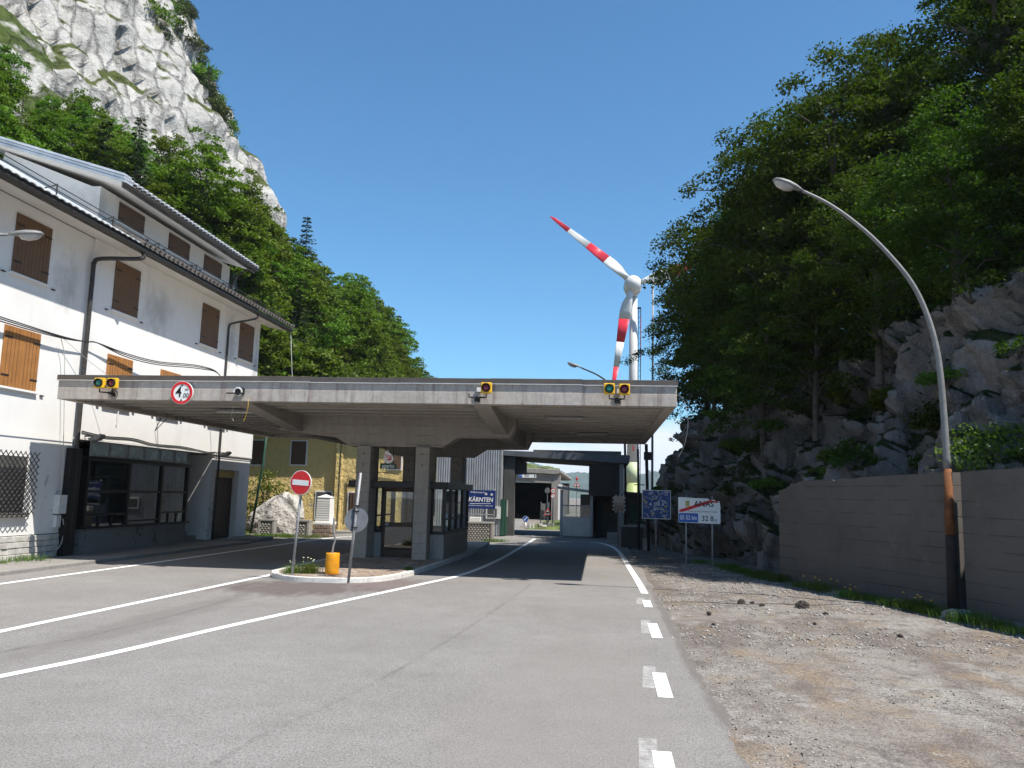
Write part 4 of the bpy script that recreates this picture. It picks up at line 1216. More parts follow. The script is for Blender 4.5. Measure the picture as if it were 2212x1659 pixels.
MB().tube(pts[:2], [.115, .105], 14).build('post_foot', 'shaded_rust', lp, True)
MB().tube([pts[1], pts[2]], [.105, .08], 14).build('rusty_sleeve', 'rust', lp, True)
sp_ = smooth_path(pts[2:], 5)
MB().tube([(p.x, p.y, p.z) for p in sp_], [.074 - .042 * i / (len(sp_) - 1) for i in range(len(sp_))], 12).build('post', 'lamp_grey', lp, True)
lamp_head(lp, pts[-1], (-.92, 0, .38))
lp = thing('street_lamp', 'grey street lamp head reaching in at the left edge before the white house', 'street lamp', (-15.2, 14.0, 0), 'curved street lamps')
pl = smooth_path([(-15.2, 14.0, .05), (-15.2, 14.0, 5.2), (-14.95, 14.6, 6.6), (-14.3, 15.8, 7.45), (-13.55, 16.9, 7.85)], 5)
MB().tube([(p.x, p.y, p.z) for p in pl], [.08 - .045 * i / (len(pl) - 1) for i in range(len(pl))], 10).build('post', 'lamp_grey', lp, True)
lamp_head(lp, (-13.55, 16.9, 7.85), (.72, .5, .16), .72)
lp = thing('street_lamp', 'small distant street lamp showing above the canopy near the wind turbine', 'street lamp', (1.45, 48, 0), 'curved street lamps')
pl = smooth_path([(1.45, 48, 0), (1.4, 48, 5.5), (1.1, 48, 8.0), (.1, 48, 9.15), (-1.2, 48, 9.78)], 5)
MB().tube([(p.x, p.y, p.z) for p in pl], [.08 - .04 * i / (len(pl) - 1) for i in range(len(pl))], 10).build('post', 'dark_steel', lp, True)
lamp_head(lp, (-1.2, 48, 9.78), (-.92, 0, .32), .85)

# ---------------------------------------------------------------- concrete retaining wall on the right
rw = thing('concrete_retaining_wall', 'rough grey concrete retaining wall below the dark rock face', 'wall', (6.5, 20, 0))
WP = [(5.12, 24.6, 2.5, 2.72), (5.45, 23.9, 2.78, 2.82), (6.05, 22.3, 2.83, 2.87), (6.82, 20.4, 2.9, 2.92), (7.5, 18.62, 2.93, 2.95), (8.15, 16.2, 2.98, 3.0), (9.1, 12.5, 3.02, 3.04), (10.6, 7, 3.05, 3.05)]
dense = []
for i in range(len(WP) - 1):
    a, b_ = WP[i], WP[i + 1]
    nn = 10
    for k in range(nn): dense.append(tuple(a[j] + (b_[j] - a[j]) * k / nn for j in range(4)))
dense.append(WP[-1])
def wallpiece(lo, hi):
    m = MB(); v = []; seg_ = dense[lo:hi + 1]
    for i, (x, y, z, _) in enumerate(seg_):
        q = seg_[min(i + 1, len(seg_) - 1)]; p = seg_[max(i - 1, 0)]
        d = Vector((q[0] - p[0], q[1] - p[1], 0)).normalized(); nn = Vector((-d.y, d.x, 0))
        if nn.x < 0: nn = -nn
        broken = .07 * nz3(x * 6, y * 6) + .05 * nz3(x * 15, y * 15) if y > 21.3 else .012 * nz3(x * 5, y * 5)
        j = 0
        v += [(x + j, y, -.15), (x + j, y, z + broken), (x + nn.x * .38, y + nn.y * .38, z + broken * .6 + .01), (x + nn.x * .38, y + nn.y * .38, -.15)]
    f = []
    for i in range(len(seg_) - 1):
        for k in range(3): f.append((4 * i + k, 4 * i + 4 + k, 4 * i + 5 + k, 4 * i + 1 + k))
    f += [(0, 1, 2, 3), tuple(4 * (len(seg_) - 1) + k for k in (3, 2, 1, 0))]
    m.add(v, f); return m.build('wall_panel', 'concrete_wall', rw)
wallpiece(0, 40); wallpiece(41, 70)
# ================================================================ ROCK, HILLSIDES AND TREES
def surf_grid(name, nu, nv, fn, mat, kind='structure', smooth=True):
    v = np.zeros((nu * nv, 3), dtype=np.float32)
    for i in range(nu):
        for j in range(nv): v[i * nv + j] = fn(i / (nu - 1), j / (nv - 1))
    i = (np.arange(nu - 1)[:, None] * nv + np.arange(nv - 1)[None, :]).ravel()
    f = np.stack([i, i + nv, i + nv + 1, i + 1], 1)
    return fast(name, v, f, mat, None, smooth, kind)
def fbm(p, o=5, h=.9): return mn.fractal(p, h, 2.1, o, noise_basis='PERLIN_ORIGINAL')
def ridged(p, o=4): return mn.ridged_multi_fractal(p, .9, 2.2, o, 1.0, 2.0, noise_basis='PERLIN_ORIGINAL')
def cellq(p):
    d, pts = mn.voronoi(p)
    return d[1] - d[0], mn.cell(pts[0] * 7.3)

# ---- left mountain: wooded scree below, limestone face above
MC = (-121.2, 70.0)
def m_r(z, phi=.5):
    lim = float(np.interp(math.degrees(phi), [-12, 2, 16], [98.5, 102, 111]))
    return min(lim, float(np.interp(z, [0, 9, 16, 20, 24.5, 30, 36, 45], [110, 102.5, 98.5, 94.5, 89, 84, 79.5, 72])))
def c_r(z):
    return 82 - .52 * (z - 40)
def mount(phi, z, r=None):
    r = m_r(z, phi) if r is None else r
    return Vector((MC[0] + r * math.cos(phi), MC[1] + r * math.sin(phi), z))
def scree(u, v):
    phi = R(-70 + 140 * u); z = -1 + 38.5 * v
    p = mount(phi, max(z, 0)); n_ = Vector((math.cos(phi), math.sin(phi), .6))
    d = 2.2 * fbm(p * .06, 4) + .7 * fbm(p * .3, 3)
    p = p + n_ * d; p.z = z + .4 * d
    return p
surf_grid('wooded_slope', 220, 90, scree, 'scree_rock', smooth=False)
def cliff(u, v):
    phi = R(-34 + 84 * u); z = 13 + 81 * v
    p = mount(phi, z, c_r(z)); n_ = Vector((math.cos(phi), math.sin(phi), .25))
    arc_ = phi * 80
    q = Vector((p.x * .06, p.y * .06, p.z * .03))
    d = 3.6 * fbm(q, 5)
    # diagonal slabs and vertical ribs
    s = Vector((arc_ * .16 + z * .03, z * .02, 3.3)); d += 1.6 * (ridged(s, 4) - 1)
    s2 = Vector((arc_ * .35, z * .05, 8.8)); d += .55 * (ridged(s2, 4) - 1)
    e, c_ = cellq(Vector((arc_ * .17 + z * .03, z * .022, 1.7))); d += .95 * c_ + min(e, .1) * 3
    e, c_ = cellq(Vector((arc_ * .6 + z * .05, z * .06, 4.1))); d += .35 * c_ + min(e, .1) * 1.5
    d += .22 * fbm(p * .5, 4)
    # grassy ledges
    st = math.sin(z * .42 + 2.5 * fbm(p * .05, 3)); d += 1.1 * max(0, st - .55) * 2
    return p + n_ * (d - 2.2)
surf_grid('limestone_cliff', 340, 240, cliff, 'limestone', smooth=False)

# ---- right hillside: dark rock face behind the wall, wooded slope above
FOOT = [(15, 2, 10), (12.2, 9, 10), (10.2, 14.5, 9.6), (9.1, 17.6, 8.6), (7.6, 21, 7.6), (6.6, 23.5, 6.9), (5.7, 26, 6.5), (5.0, 29, 6.4), (3.9, 32, 6.2), (2.7, 36.5, 6.0), (2.1, 42, 6.0), (2.5, 50, 5.6), (4.9, 60, 5.2), (9, 75, 5), (16, 95, 5)]
FP = smooth_path(FOOT, 14)
def hill_pt(u, t):
    k = u * (len(FP) - 1); i = min(int(k), len(FP) - 2); a = FP[i].lerp(FP[i + 1], k - i)
    d = (FP[i + 1] - FP[i]); d.z = 0; d.normalize(); nn = Vector((d.y, -d.x, 0))
    if nn.x < 0: nn = -nn
    top = a.z; run = 2.6
    if t < .55:
        s = t / .55; z = top * s; off = run * (s ** 1.3)
    else:
        s = (t - .55) / .45; off = run + 34 * s ** 1.25; z = top + (off - run) * (.62 + .12 * s)
    return Vector((a.x + nn.x * off, a.y + nn.y * off, z)), nn
def hillside(u, v):
    t = v
    p, nn = hill_pt(u, t)
    face = 1 if t < .55 else max(.25, 1 - (t - .55) * 5)
    d = 1.1 * fbm(p * .28, 5)
    e, c_ = cellq(Vector((p.x * .5, p.y * .5, p.z * .62 + .2 * p.y))); d += .9 * (c_) * face + min(e, .15) * 2.2 * face
    e, c_ = cellq(Vector((p.x * 1.3, p.y * 1.3, p.z * 1.2))); d += .28 * c_ * face + min(e, .12) * .9 * face
    d += .18 * fbm(p * 1.7, 4)
    q = p - nn * (d * .8 - 1.05) + Vector((0, 0, .35 * d))
    if t <= .001: q.z = -.25
    return q
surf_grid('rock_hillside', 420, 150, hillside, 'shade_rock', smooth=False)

# ---------------------------------------------------------------- foliage builders
def leaves(rng, C, n_per, rad, flat, size, aspect=.6, up=.9, out=None):
    # C: clump centres (k,3); returns verts, quads of leaf-sized faces
    k = len(C); n = k * n_per
    cen = np.repeat(C, n_per, 0)
    d = rng.normal(size=(n, 3)); d /= np.linalg.norm(d, axis=1)[:, None] + 1e-9
    rr = rng.random(n) ** .5
    sc = np.repeat(rad, n_per)
    off = d * (rr * sc)[:, None]; off[:, 2] *= flat
    if out is not None:   # sprays droop outward
        o_ = np.repeat(out, n_per, 0)
        off[:, 2] -= .25 * (off[:, 0] * o_[:, 0] + off[:, 1] * o_[:, 1])
    P = cen + off
    nrm = rng.normal(size=(n, 3)) * .75 + np.array([0, 0, up]); nrm /= np.linalg.norm(nrm, axis=1)[:, None]
    a = rng.normal(size=(n, 3)); a -= nrm * (a * nrm).sum(1)[:, None]; a /= np.linalg.norm(a, axis=1)[:, None] + 1e-9
    b = np.cross(nrm, a)
    L = (size * (.65 + .7 * rng.random(n)))[:, None]
    v = np.stack([P - a * L * .5, P + b * L * .5 * aspect - a * L * .08, P + a * L * .5, P - b * L * .5 * aspect - a * L * .08], 1).reshape(-1, 3)
    f = np.arange(n * 4).reshape(-1, 4)
    return v, f

def broad_tree(seed, H, R_, trunk, n_cl, n_per, size, mat, bark='bark', low=.25, rad=(.5, 1.0), flat=.35, name='broadleaf_tree', side=0.0):
    rng = np.random.default_rng(seed); rr = random.Random(seed)
    root = thing(name, 'tree', 'tree', (0, 0, 0), local=True)
    tb = MB()
    bend = Vector((rr.uniform(-.06, .06) * H, rr.uniform(-.06, .06) * H, 0))
    tp = [Vector((0, 0, -.6)), Vector((0, 0, .15 * H)) + bend * .1, Vector((0, 0, .4 * H)) + bend * .4, Vector((0, 0, .62 * H)) + bend * .7, Vector((0, 0, .78 * H)) + bend * .85]
    tb.tube(tp, [trunk * 1.25, trunk, trunk * .8, trunk * .45, trunk * .12], 8)
    zc = H * (low + (1 - low) * .5); hz = H * (1 - low) * .5
    C = []
    while len(C) < n_cl:
        d = rng.normal(size=3); d /= np.linalg.norm(d)
        lump = 1 + .33 * mn.noise(Vector((d[0] * 2.1 + seed, d[1] * 2.1, d[2] * 2.1))) + .18 * mn.noise(Vector((d[0] * 5 + seed, d[1] * 5, d[2] * 5)))
        s = min(rng.random() ** .38 * lump, 1.12)
        wid = 1.0 - .35 * max(0, d[2] * s)
        C.append((d[0] * s * R_ * wid + side * .3 * R_, d[1] * s * R_ * wid, zc + d[2] * s * hz))
    for _ in range(n_cl // 14):
        C.append((bend.x + rng.normal() * R_ * .25, bend.y + rng.normal() * R_ * .25, H * (.76 + .2 * rng.random())))
    C = np.array(C)
    # limbs out to some clumps
    idx = rng.choice(len(C), size=min(26, len(C)), replace=False)
    for i in idx:
        c_ = Vector(C[i]); h0 = max(.18 * H, min(.8 * H, c_.z - .25 * c_.xy.length - .05 * H))
        b0 = Vector((bend.x * h0 / H, bend.y * h0 / H, h0)); md = b0.lerp(c_, .5) + Vector((0, 0, .06 * H))
        tb.tube([b0, md, c_], [trunk * .3, trunk * .17, trunk * .05], 5)
    tb.build('trunk', bark, root)
    rad_ = rng.uniform(rad[0], rad[1], len(C))
    outd = C.copy(); outd[:, 2] = 0; outd /= np.linalg.norm(outd, axis=1)[:, None] + .01
    v, f = leaves(rng, C, n_per, rad_, flat, size, .62, .9, outd)
    fast('crown', v, f, mat, root)
    return root

def conifer(seed, H, R_, trunk, mat, size=.3, layers=26, per=9, dens=26, name='conifer', bare=.08, sparse=0, bark='bark'):
    rng = np.random.default_rng(seed)
    root = thing(name, 'conifer', 'tree', (0, 0, 0), local=True)
    tb = MB(); tb.tube([(0, 0, -.6), (0, 0, H * .5), (0, 0, H)], [trunk, trunk * .6, .02], 8)
    V = []; F = []; nb = 0
    for l in range(layers):
        t = (l + rng.random() * .6) / layers; z = H * (bare + (1 - bare) * t)
        rl = R_ * (1 - t) ** .8 * (.75 + .4 * rng.random()) + .12
        for k in range(per):
            if rng.random() < sparse: continue
            a = 2 * math.pi * (k + rng.random() * .8) / per + l
            ln = rl * (.7 + .45 * rng.random()); dr = Vector((math.cos(a), math.sin(a), 0))
            p0 = Vector((0, 0, z)); p2 = p0 + dr * ln + Vector((0, 0, -.22 * ln + .06 * H * (t - .5) * .3)); p1 = p0.lerp(p2, .55) + Vector((0, 0, -.06 * ln))
            tb.tube([p0, p1, p2], [trunk * .14 * (1 - t) + .012, .012, .006], 4, False)
            n = max(5, int(dens * ln / R_)); s_ = rng.random(n) ** .7
            base = np.array([p0.lerp(p1, q * 2) if q < .5 else p1.lerp(p2, q * 2 - 1) for q in s_])
            sd = np.array((-dr.y, dr.x, 0)); sg = np.where(rng.random(n) < .5, -1, 1)[:, None]
            w = (size * (.6 + .8 * rng.random(n)) * (1.15 - .6 * s_))[:, None]
            dirv = sd * sg * (.7 + .3 * rng.random((n, 1))) + np.array(dr) * (.5 + .4 * rng.random((n, 1))) + np.array((0, 0, -1.)) * (.15 + .35 * rng.random((n, 1)))
            dirv /= np.linalg.norm(dirv, axis=1)[:, None]
            tip = base + dirv * w
            nr = np.cross(dirv, np.array((0, 0, 1.)) + rng.normal(size=(n, 3)) * .5); nr /= np.linalg.norm(nr, axis=1)[:, None] + 1e-9
            mid = base + dirv * w * .55
            V.append(np.stack([base, mid + nr * w * .2, tip, mid - nr * w * .2], 1).reshape(-1, 3)); nb += n
    tb.build('trunk', bark, root)
    v = np.concatenate(V); fast('crown', v, np.arange(len(v)).reshape(-1, 4), mat, root)
    return root

def bush(seed, R_, H, n_cl, n_per, size, mat, name='shrub', flower=None):
    rng = np.random.default_rng(seed); rr = random.Random(seed)
    root = thing(name, 'shrub', 'shrub', (0, 0, 0), local=True)
    C = []
    tb = MB()
    for i in range(n_cl):
        a = rr.uniform(0, 6.28); q = rr.random() ** .6; h = rr.uniform(.15, 1) * H * (1 - .45 * q * q)
        C.append((math.cos(a) * q * R_, math.sin(a) * q * R_, h))
        if i % 4 == 0: tb.tube([(0, 0, -.1), (C[-1][0] * .5, C[-1][1] * .5, h * .6), C[-1]], [.03, .02, .008], 4)
    C = np.array(C)
    tb.build('stem', 'bark', root)
    v, f = leaves(rng, C, n_per, np.full(n_cl, R_ * .35), .6, size, .6, .7)
    fast('foliage', v, f, mat, root)
    if flower:
        pick = C[rng.choice(len(C), size=len(C) // 2)] + rng.normal(size=(len(C) // 2, 3)) * R_ * .12
        v, f = leaves(rng, pick, 5, np.full(len(pick), .09), .7, .06, .9, .6); fast('blossom', v, f, flower, root)
    return root

def relabel(o, label, cat, group):
    o['label'] = label; o['category'] = cat; o['group'] = group
def place(protos, spots, labels, cat, group, used):
    # spots: (kind, x, y, z, rot, scale)
    for (k, x, y, z, a, s) in spots:
        p = protos[k]
        if k not in used: used[k] = p; o = p; o.location = (x, y, z); o.rotation_euler = (0, 0, a); o.scale = (s, s, s)
        else: o = dup(p, (x, y, z), a, s)
        relabel(o, labels[k], cat, group)

# ---- trees of the left slope
SL_P = [broad_tree(21 + i, 9 + i * .7, 3.3 + .25 * i, .16, 120, 55, .30, 'leaf_slope', low=.16, rad=(.55, 1.05), flat=.42, name='beech_tree') for i in range(4)]
SL_P += [conifer(41, 11, 2.3, .14, 'leaf_conifer', .42, 24, 8, 20, 'spruce_tree'), conifer(42, 10, 1.9, .11, 'leaf_larch', .36, 18, 7, 12, 'larch_tree', .1, .3)]
SL_LAB = ['bright green beech growing on the steep left slope under the cliff'] * 4 + ['dark green spruce among the beeches of the left slope', 'thin grey green larch on the skyline of the left slope']
rt = random.Random(99)
spots = []
def vis_az(x, y): return math.degrees(math.atan2(x, y))
tries = 0
pts_ = []
while len(spots) < 299 and tries < 40000:
    tries += 1
    phi = R(rt.uniform(-26, 62)); z = rt.uniform(.5, 34)
    zl = np.interp(math.degrees(phi), [-24, -18, -14, -8, 2, 12, 24], [14.5, 15.5, 16, 15, 14.5, 18, 24.5])
    if z > zl + 6: continue
    p = mount(phi, z, max(m_r(z, phi), c_r(z) - .5))
    az = vis_az(p.x, p.y)
    if az < -43 or az > -8: continue
    if (p.x > -29 and p.y < 39) or (p.x > -23.5 and p.y < 53): continue
    # leave out what the ridge hides
    n_ = Vector((math.cos(phi), math.sin(phi), 0)); vd = Vector((p.x, p.y, 0)).normalized()
    if n_.dot(vd) > .22: continue
    mind = (2.0 + .006 * p.length) * (.72 if z > zl else 1)
    if any((p - q).length < mind for q in pts_): continue
    pts_.append(p)
    edge = n_.dot(vd) > -.1
    k = rt.choice([0, 1, 2, 3, 0, 1, 2, 3, 4])
    if edge and rt.random() < .3: k = rt.choice([4, 5])
    s = rt.uniform(.58, .86)
    if z > zl: s *= .55; k = rt.choice([0, 1, 2, 3, 0, 1, 2, 3, 4, 5])
    d = 2.2 * fbm(p * .06, 4) + .7 * fbm(p * .3, 3)
    q = p + Vector((math.cos(phi), math.sin(phi), .6)) * d; q.z = z + .4 * d - .2
    spots.append((k, q.x, q.y, q.z, rt.uniform(0, 6.28), s))
place(SL_P, spots, SL_LAB, 'tree', 'trees on the wooded left slope', {})

# ---- shrubs and small firs clinging to the cliff
CB = [bush(61, 1.5, 1.6, 26, 30, .26, 'scrub', 'cliff_shrub'), bush(62, 1.9, 1.3, 30, 30, .26, 'leaf_slope', 'cliff_shrub'), conifer(63, 4.2, 1.1, .07, 'leaf_conifer', .3, 14, 7, 10, 'cliff_fir')]
spots = []
cg = [(rt.uniform(0, 1), rt.uniform(0, 1)) for _ in range(9)]
for i in range(180):
    if i < 80: u, v = rt.uniform(.63, .75), rt.uniform(.15, .8)   # towards the right edge
    else:
        c0 = cg[i % 9]; tq = rt.uniform(-1, 1); u = c0[0] * .62 + tq * .07; v = c0[1] * .75 - tq * .1 + rt.gauss(0, .015)
    u = max(.02, min(.98, u)); v = max(.02, min(.98, v))
    p = cliff(u, v); az = vis_az(p.x, p.y)
    if az < -43: continue
    k = 2 if rt.random() < .22 else rt.choice([0, 0, 1])
    spots.append((k, p.x, p.y, p.z - .3, rt.uniform(0, 6.28), rt.uniform(.6, 1.15)))
place(CB, spots, ['olive scrub clinging to the pale limestone cliff', 'fresh green scrub clinging to the pale limestone cliff', 'little dark fir rooted in the pale limestone cliff'], 'shrub', 'scrub on the limestone cliff', {})

# ---- trees of the right hillside
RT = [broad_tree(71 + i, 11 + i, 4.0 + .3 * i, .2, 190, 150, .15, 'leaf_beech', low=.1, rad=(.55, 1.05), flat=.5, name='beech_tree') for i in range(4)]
RT += [conifer(81, 14, 2.9, .2, 'leaf_conifer', .34, 34, 10, 34, 'spruce_tree'), broad_tree(79, 6, 2.6, .1, 90, 110, .15, 'leaf_beech', low=.02, rad=(.4, .75), flat=.4, name='young_beech')]
RT_LAB = ['big leafy beech of the dark wood above the right rock face'] * 4 + ['tall dark spruce inside the wood above the right rock face', 'young beech leaning over the edge of the right rock face']
def hill_at(x, y):
    # height of the slope above (x, y), walking the foot line
    best = None
    for k in range(0, 400):
        u = k / 399
        a = FP[min(int(u * (len(FP) - 1)), len(FP) - 1)]
        d = (a.x - x) ** 2 + (a.y - y) ** 2
        if best is None or d < best[0]: best = (d, u, a)
    off = math.sqrt(best[0]); top = best[2].z; run = 2.6
    if off < run: return top * (off / run) ** .77
    s = ((off - run) / 34) ** .8
    return top + (off - run) * (.62 + .12 * min(s, 1))
RSP = [  # kind, x, y, scale
    (5, 5.9, 43.5, 1.1), (5, 6.2, 37.5, 1.1), (5, 6.0, 31.5, 1.0), (0, 6.9, 39.8, .9), (1, 6.9, 33.6, 1.0), (0, 6.7, 44.5, 1.1), (2, 8.7, 31.4, .95), (3, 9.4, 37.8, .9), (5, 6.4, 48, 1.1), (0, 7.0, 41, .78), (1, 8.3, 35.5, .82), (0, 7.4, 46.5, .85),
    (1, 10.4, 40, .9), (2, 11.6, 33.5, .92), (4, 10.6, 30.9, .72), (3, 13.2, 38, .95), (2, 10.6, 46, .95), (0, 9.2, 52, 1.0), (3, 14.8, 30.2, .95), (4, 13.9, 28.2, .7), (1, 17, 34.5, 1.0), (2, 18.6, 28.6, 1.0), (0, 16.8, 26.0, .85),
    (1, 15.2, 44, 1.05), (3, 20.5, 39, 1.1), (0, 22, 31.5, 1.1), (2, 24, 36, 1.2), (3, 21.5, 26.5, 1.0), (1, 26, 30, 1.2), (0, 19, 48, 1.2), (2, 13, 55, 1.15), (0, 19.5, 22.6, .85), (4, 23.5, 24, 1.05), (1, 25, 21, 1.1), (5, 15.2, 22.4, .9), (5, 11.0, 36.5, 1.0), (0, 9.7, 23.3, .62), (1, 8.6, 26.3, .58), (0, 12.2, 21.4, .62), (5, 7.2, 28.6, .9), (5, 13, 31.5, 1.0), (3, 7.5, 58, 1.05),
]
spots = [(k, x, y, hill_at(x, y) - .5, rt.uniform(0, 6.28), s) for k, x, y, s in RSP]
place(RT, spots, RT_LAB, 'tree', 'trees of the wood above the right rock face', {})
# undergrowth on the ledges of the rock face
UB = [bush(91, .8, .8, 22, 40, .12, 'leaf_beech', 'ledge_shrub'), bush(92, .7, .45, 22, 36, .14, 'grass', 'ledge_tuft')]
spots = []
for i in range(60):
    u = rt.uniform(.1, .72); t = rt.uniform(.18, .66)
    p = Vector(hillside(u, t))
    if p.y < 12 or p.y > 46: continue
    spots.append((rt.choice([0, 0, 1]), p.x - .1, p.y, p.z - .1, rt.uniform(0, 6.28), rt.uniform(.5, 1.2)))
place(UB, spots, ['small dark shrub on a ledge of the right rock face', 'grassy tuft on a ledge of the right rock face'], 'shrub', 'undergrowth on the right rock face', {})
fb = bush(93, 1.2, 1.25, 46, 70, .1, 'leaf_bush', 'flowering_shrub', 'flower_white'); fb.location = (9.4, 20.6, 2.9)
relabel(fb, 'shrub with small pale blossoms above the concrete wall, right of the lamp post', 'shrub', 'flowering shrubs')

# ---- shrubs beside the white house
sh = bush(94, 1.3, 3.3, 70, 40, .13, 'leaf_bush', 'flowering_shrub', 'flower_white'); sh.location = (-18.2, 43.6, 0.1)
relabel(sh, 'tall shrub with pale blossoms between the white house and the yellow house', 'shrub', 'flowering shrubs')
for i, (x, y, z, s, lab) in enumerate(((-21.5, 47.5, 3.5, 1.5, 'bright green young tree showing at the corner of the white house roof'), (-19.5, 55, 3.5, 1.35, 'bright green young tree behind the dead bush beyond the canopy'), (-25.5, 45.5, 6.5, 1.3, 'bright green young tree just behind the white house gable'))):
    if i == 0: yt = broad_tree(95, 6.5, 2.3, .08, 80, 60, .24, 'leaf_bush', low=.1, rad=(.4, .7), flat=.4, name='young_tree'); o = yt
    else: o = dup(yt, (0, 0, 0))
    o.location = (x, y, z); o.scale = (s, s, s); relabel(o, lab, 'tree', 'bright young trees behind the white house')
# dead bush, bare pale branches
db = thing('dead_bush', 'bare pale dead bush with forked branches in front of the wood', 'bush', (-18.6, 50, 2.6))
rd_ = random.Random(4); b = MB()
def twig(p, d, L, r, dep):
    q = p + d * L; b.tube([p, p.lerp(q, .5) + Vector((rd_.uniform(-.05, .05), 0, 0)), q], [r, r * .8, r * .6], 5)
    if dep:
        for _ in range(3 if dep > 1 else 2):
            e = (d + Vector((rd_.uniform(-.75, .75), rd_.uniform(-.5, .5), rd_.uniform(-.1, .5)))).normalized(); twig(q if rd_.random() < .6 else p.lerp(q, .6), e, L * rd_.uniform(.55, .8), r * .6, dep - 1)
for k, (dx, l) in enumerate(((0, 2.4), (1.3, 1.7), (-.9, 1.5))): twig(Vector((-18.6 + dx * .5, 50, 2.4)), Vector((dx * .18, 0, 1)).normalized(), l, .06, 4)
b.build('branches', 'pale_bark', db)
# ================================================================ YELLOW HOUSE AND ITS FORECOURT
yh = thing('yellow_house', 'old yellow plastered house with rough stone corner beyond the canopy', 'house', (-15, 47, 0))
def yw(*a, mat='yellow_plaster', nm='wall', bev=0): return MB().box(*a).build(nm, mat, yh, bevel=bev)
yw(-22.0, 44.9, 0, -14.3, 50, 5.55); yw(-14.298, 44.6, 0, -10.2, 50, 5.5)
MB().prism([(44.2, 5.5), (47.4, 7.3), (51.2, 5.5), (51.2, 5.65), (47.4, 7.45), (44.2, 5.64)], 'x', -22.5, -14.1).build('roof', 'roof_tile', yh)
MB().prism([(44.24, 5.35), (47.4, 7.2), (50.8, 5.35), (50.8, 5.5), (47.4, 7.38), (44.24, 5.5)], 'x', -14.09, -9.7).build('roof', 'roof_tile', yh)
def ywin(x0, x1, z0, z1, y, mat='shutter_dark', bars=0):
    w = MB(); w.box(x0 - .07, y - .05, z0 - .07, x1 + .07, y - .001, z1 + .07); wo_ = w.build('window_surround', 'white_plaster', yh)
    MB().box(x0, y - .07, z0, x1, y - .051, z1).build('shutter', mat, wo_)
    for k in range(bars): MB().box(x0 + (x1 - x0) * (k + .5) / bars - .012, y - .1, z0, x0 + (x1 - x0) * (k + .5) / bars + .012, y - .075, z1).build('window_bar', 'dark_steel', wo_)
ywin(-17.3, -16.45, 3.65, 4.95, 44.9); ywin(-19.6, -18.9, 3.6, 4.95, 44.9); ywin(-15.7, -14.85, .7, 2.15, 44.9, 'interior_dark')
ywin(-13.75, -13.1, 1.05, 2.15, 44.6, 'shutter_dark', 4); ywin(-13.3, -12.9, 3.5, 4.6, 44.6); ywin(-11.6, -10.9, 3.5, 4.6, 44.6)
MB().box(-14.6, 44.52, 0.02, -14.2, 44.95, 5.3).build('corner_pilaster', 'yellow_plaster', yh, bevel=.03)
MB().box(-22, 43.2, -.02, -9.8, 44.9, .1).build('forecourt', 'pavement', kind='structure')
t = MB(); t.tube([(-14.32, 44.5, .2), (-14.32, 44.5, 5.4)], .02, 5); t.build('wall_cable', 'cable', yh)
t = MB(); t.tube(smooth_path([(-13.9, 44.55, .6), (-13.9, 44.55, 2.6), (-13.8, 44.5, 2.9), (-13.0, 44.5, 2.85), (-12.2, 44.5, 3.3), (-11, 44.5, 3.2)], 4), .025, 5); t.build('wall_cable', 'gutter_metal', yh)

mo = thing('marble_monument', 'white marble pillar on a brown stone base in front of the yellow house', 'monument', (-13.3, 39.6, 0))
rm = random.Random(2)
for r_ in range(3):
    x = -13.8
    while x < -12.9:
        w = min(rm.uniform(.25, .45), -12.88 - x)
        if w > .05: MB().box(x + .006, 39.1, .02 + r_ * .19, x + w - .006, 40.0, .2 + r_ * .19).build('base_stone', 'brown_stone', mo, bevel=.02)
        x += w
MB().box(-13.82, 39.1, .59, -12.9, 39.98, .72).build('pedestal', 'marble', mo, bevel=.02)
MB().add([(-13.72, 39.2, .72), (-13.0, 39.2, .72), (-13.0, 39.9, .72), (-13.72, 39.9, .72), (-13.68, 39.24, 1.9), (-13.04, 39.24, 1.9), (-13.04, 39.86, 1.9), (-13.68, 39.86, 1.9)], [(0, 1, 2, 3), (4, 5, 6, 7), (0, 1, 5, 4), (1, 2, 6, 5), (2, 3, 7, 6), (3, 0, 4, 7)]).build('pillar', 'marble', mo, bevel=.01)
MB().add([(-13.71, 39.21, 1.901), (-13.01, 39.21, 1.901), (-13.01, 39.89, 1.901), (-13.71, 39.89, 1.901), (-13.36, 39.55, 2.05)], [(0, 1, 2, 3), (0, 1, 4), (1, 2, 4), (2, 3, 4), (3, 0, 4)]).build('cap', 'marble', mo)
for k in range(9): MB().box(-13.7, 39.19 + .003 * k, .82 + k * .115, -13.02, 39.1999 + .003 * k, .826 + k * .115).build('engraved_line', 'concrete_block', mo)

def rocklump(name, label, c, s, seed, mat, cat='rock', sub=4, group=None, amp=.25, slant=0):
    bm = bmesh.new(); bmesh.ops.create_icosphere(bm, subdivisions=sub, radius=1)
    for v_ in bm.verts:
        p = v_.co.copy(); e, cc = cellq(p * 1.6 + Vector((seed, seed * .7, 0)))
        v_.co = p * (1 + amp * fbm(p * 1.1 + Vector((seed, 0, 0)), 4) + amp * .6 * (cc) + .4 * min(e, .12) + amp * .25 * fbm(p * 5 + Vector((seed, 0, 0)), 3))
        if slant: v_.co.z *= 1 + slant * max(-1, min(1, v_.co.x))
        v_.co.x *= s[0]; v_.co.y *= s[1]; v_.co.z *= s[2]
    me = bpy.data.meshes.new(name); bm.to_mesh(me); bm.free()
    o = link(name, me, mat); o.location = c
    return tag(o, label, cat, group)
bd = rocklump('boulder', 'huge pale limestone boulder between the white house and the marble pillar', (-16.75, 41.9, .5), (1.45, 1.0, 1.5), 3, 'boulder_rock', 'boulder', 5, amp=.14, slant=.45)
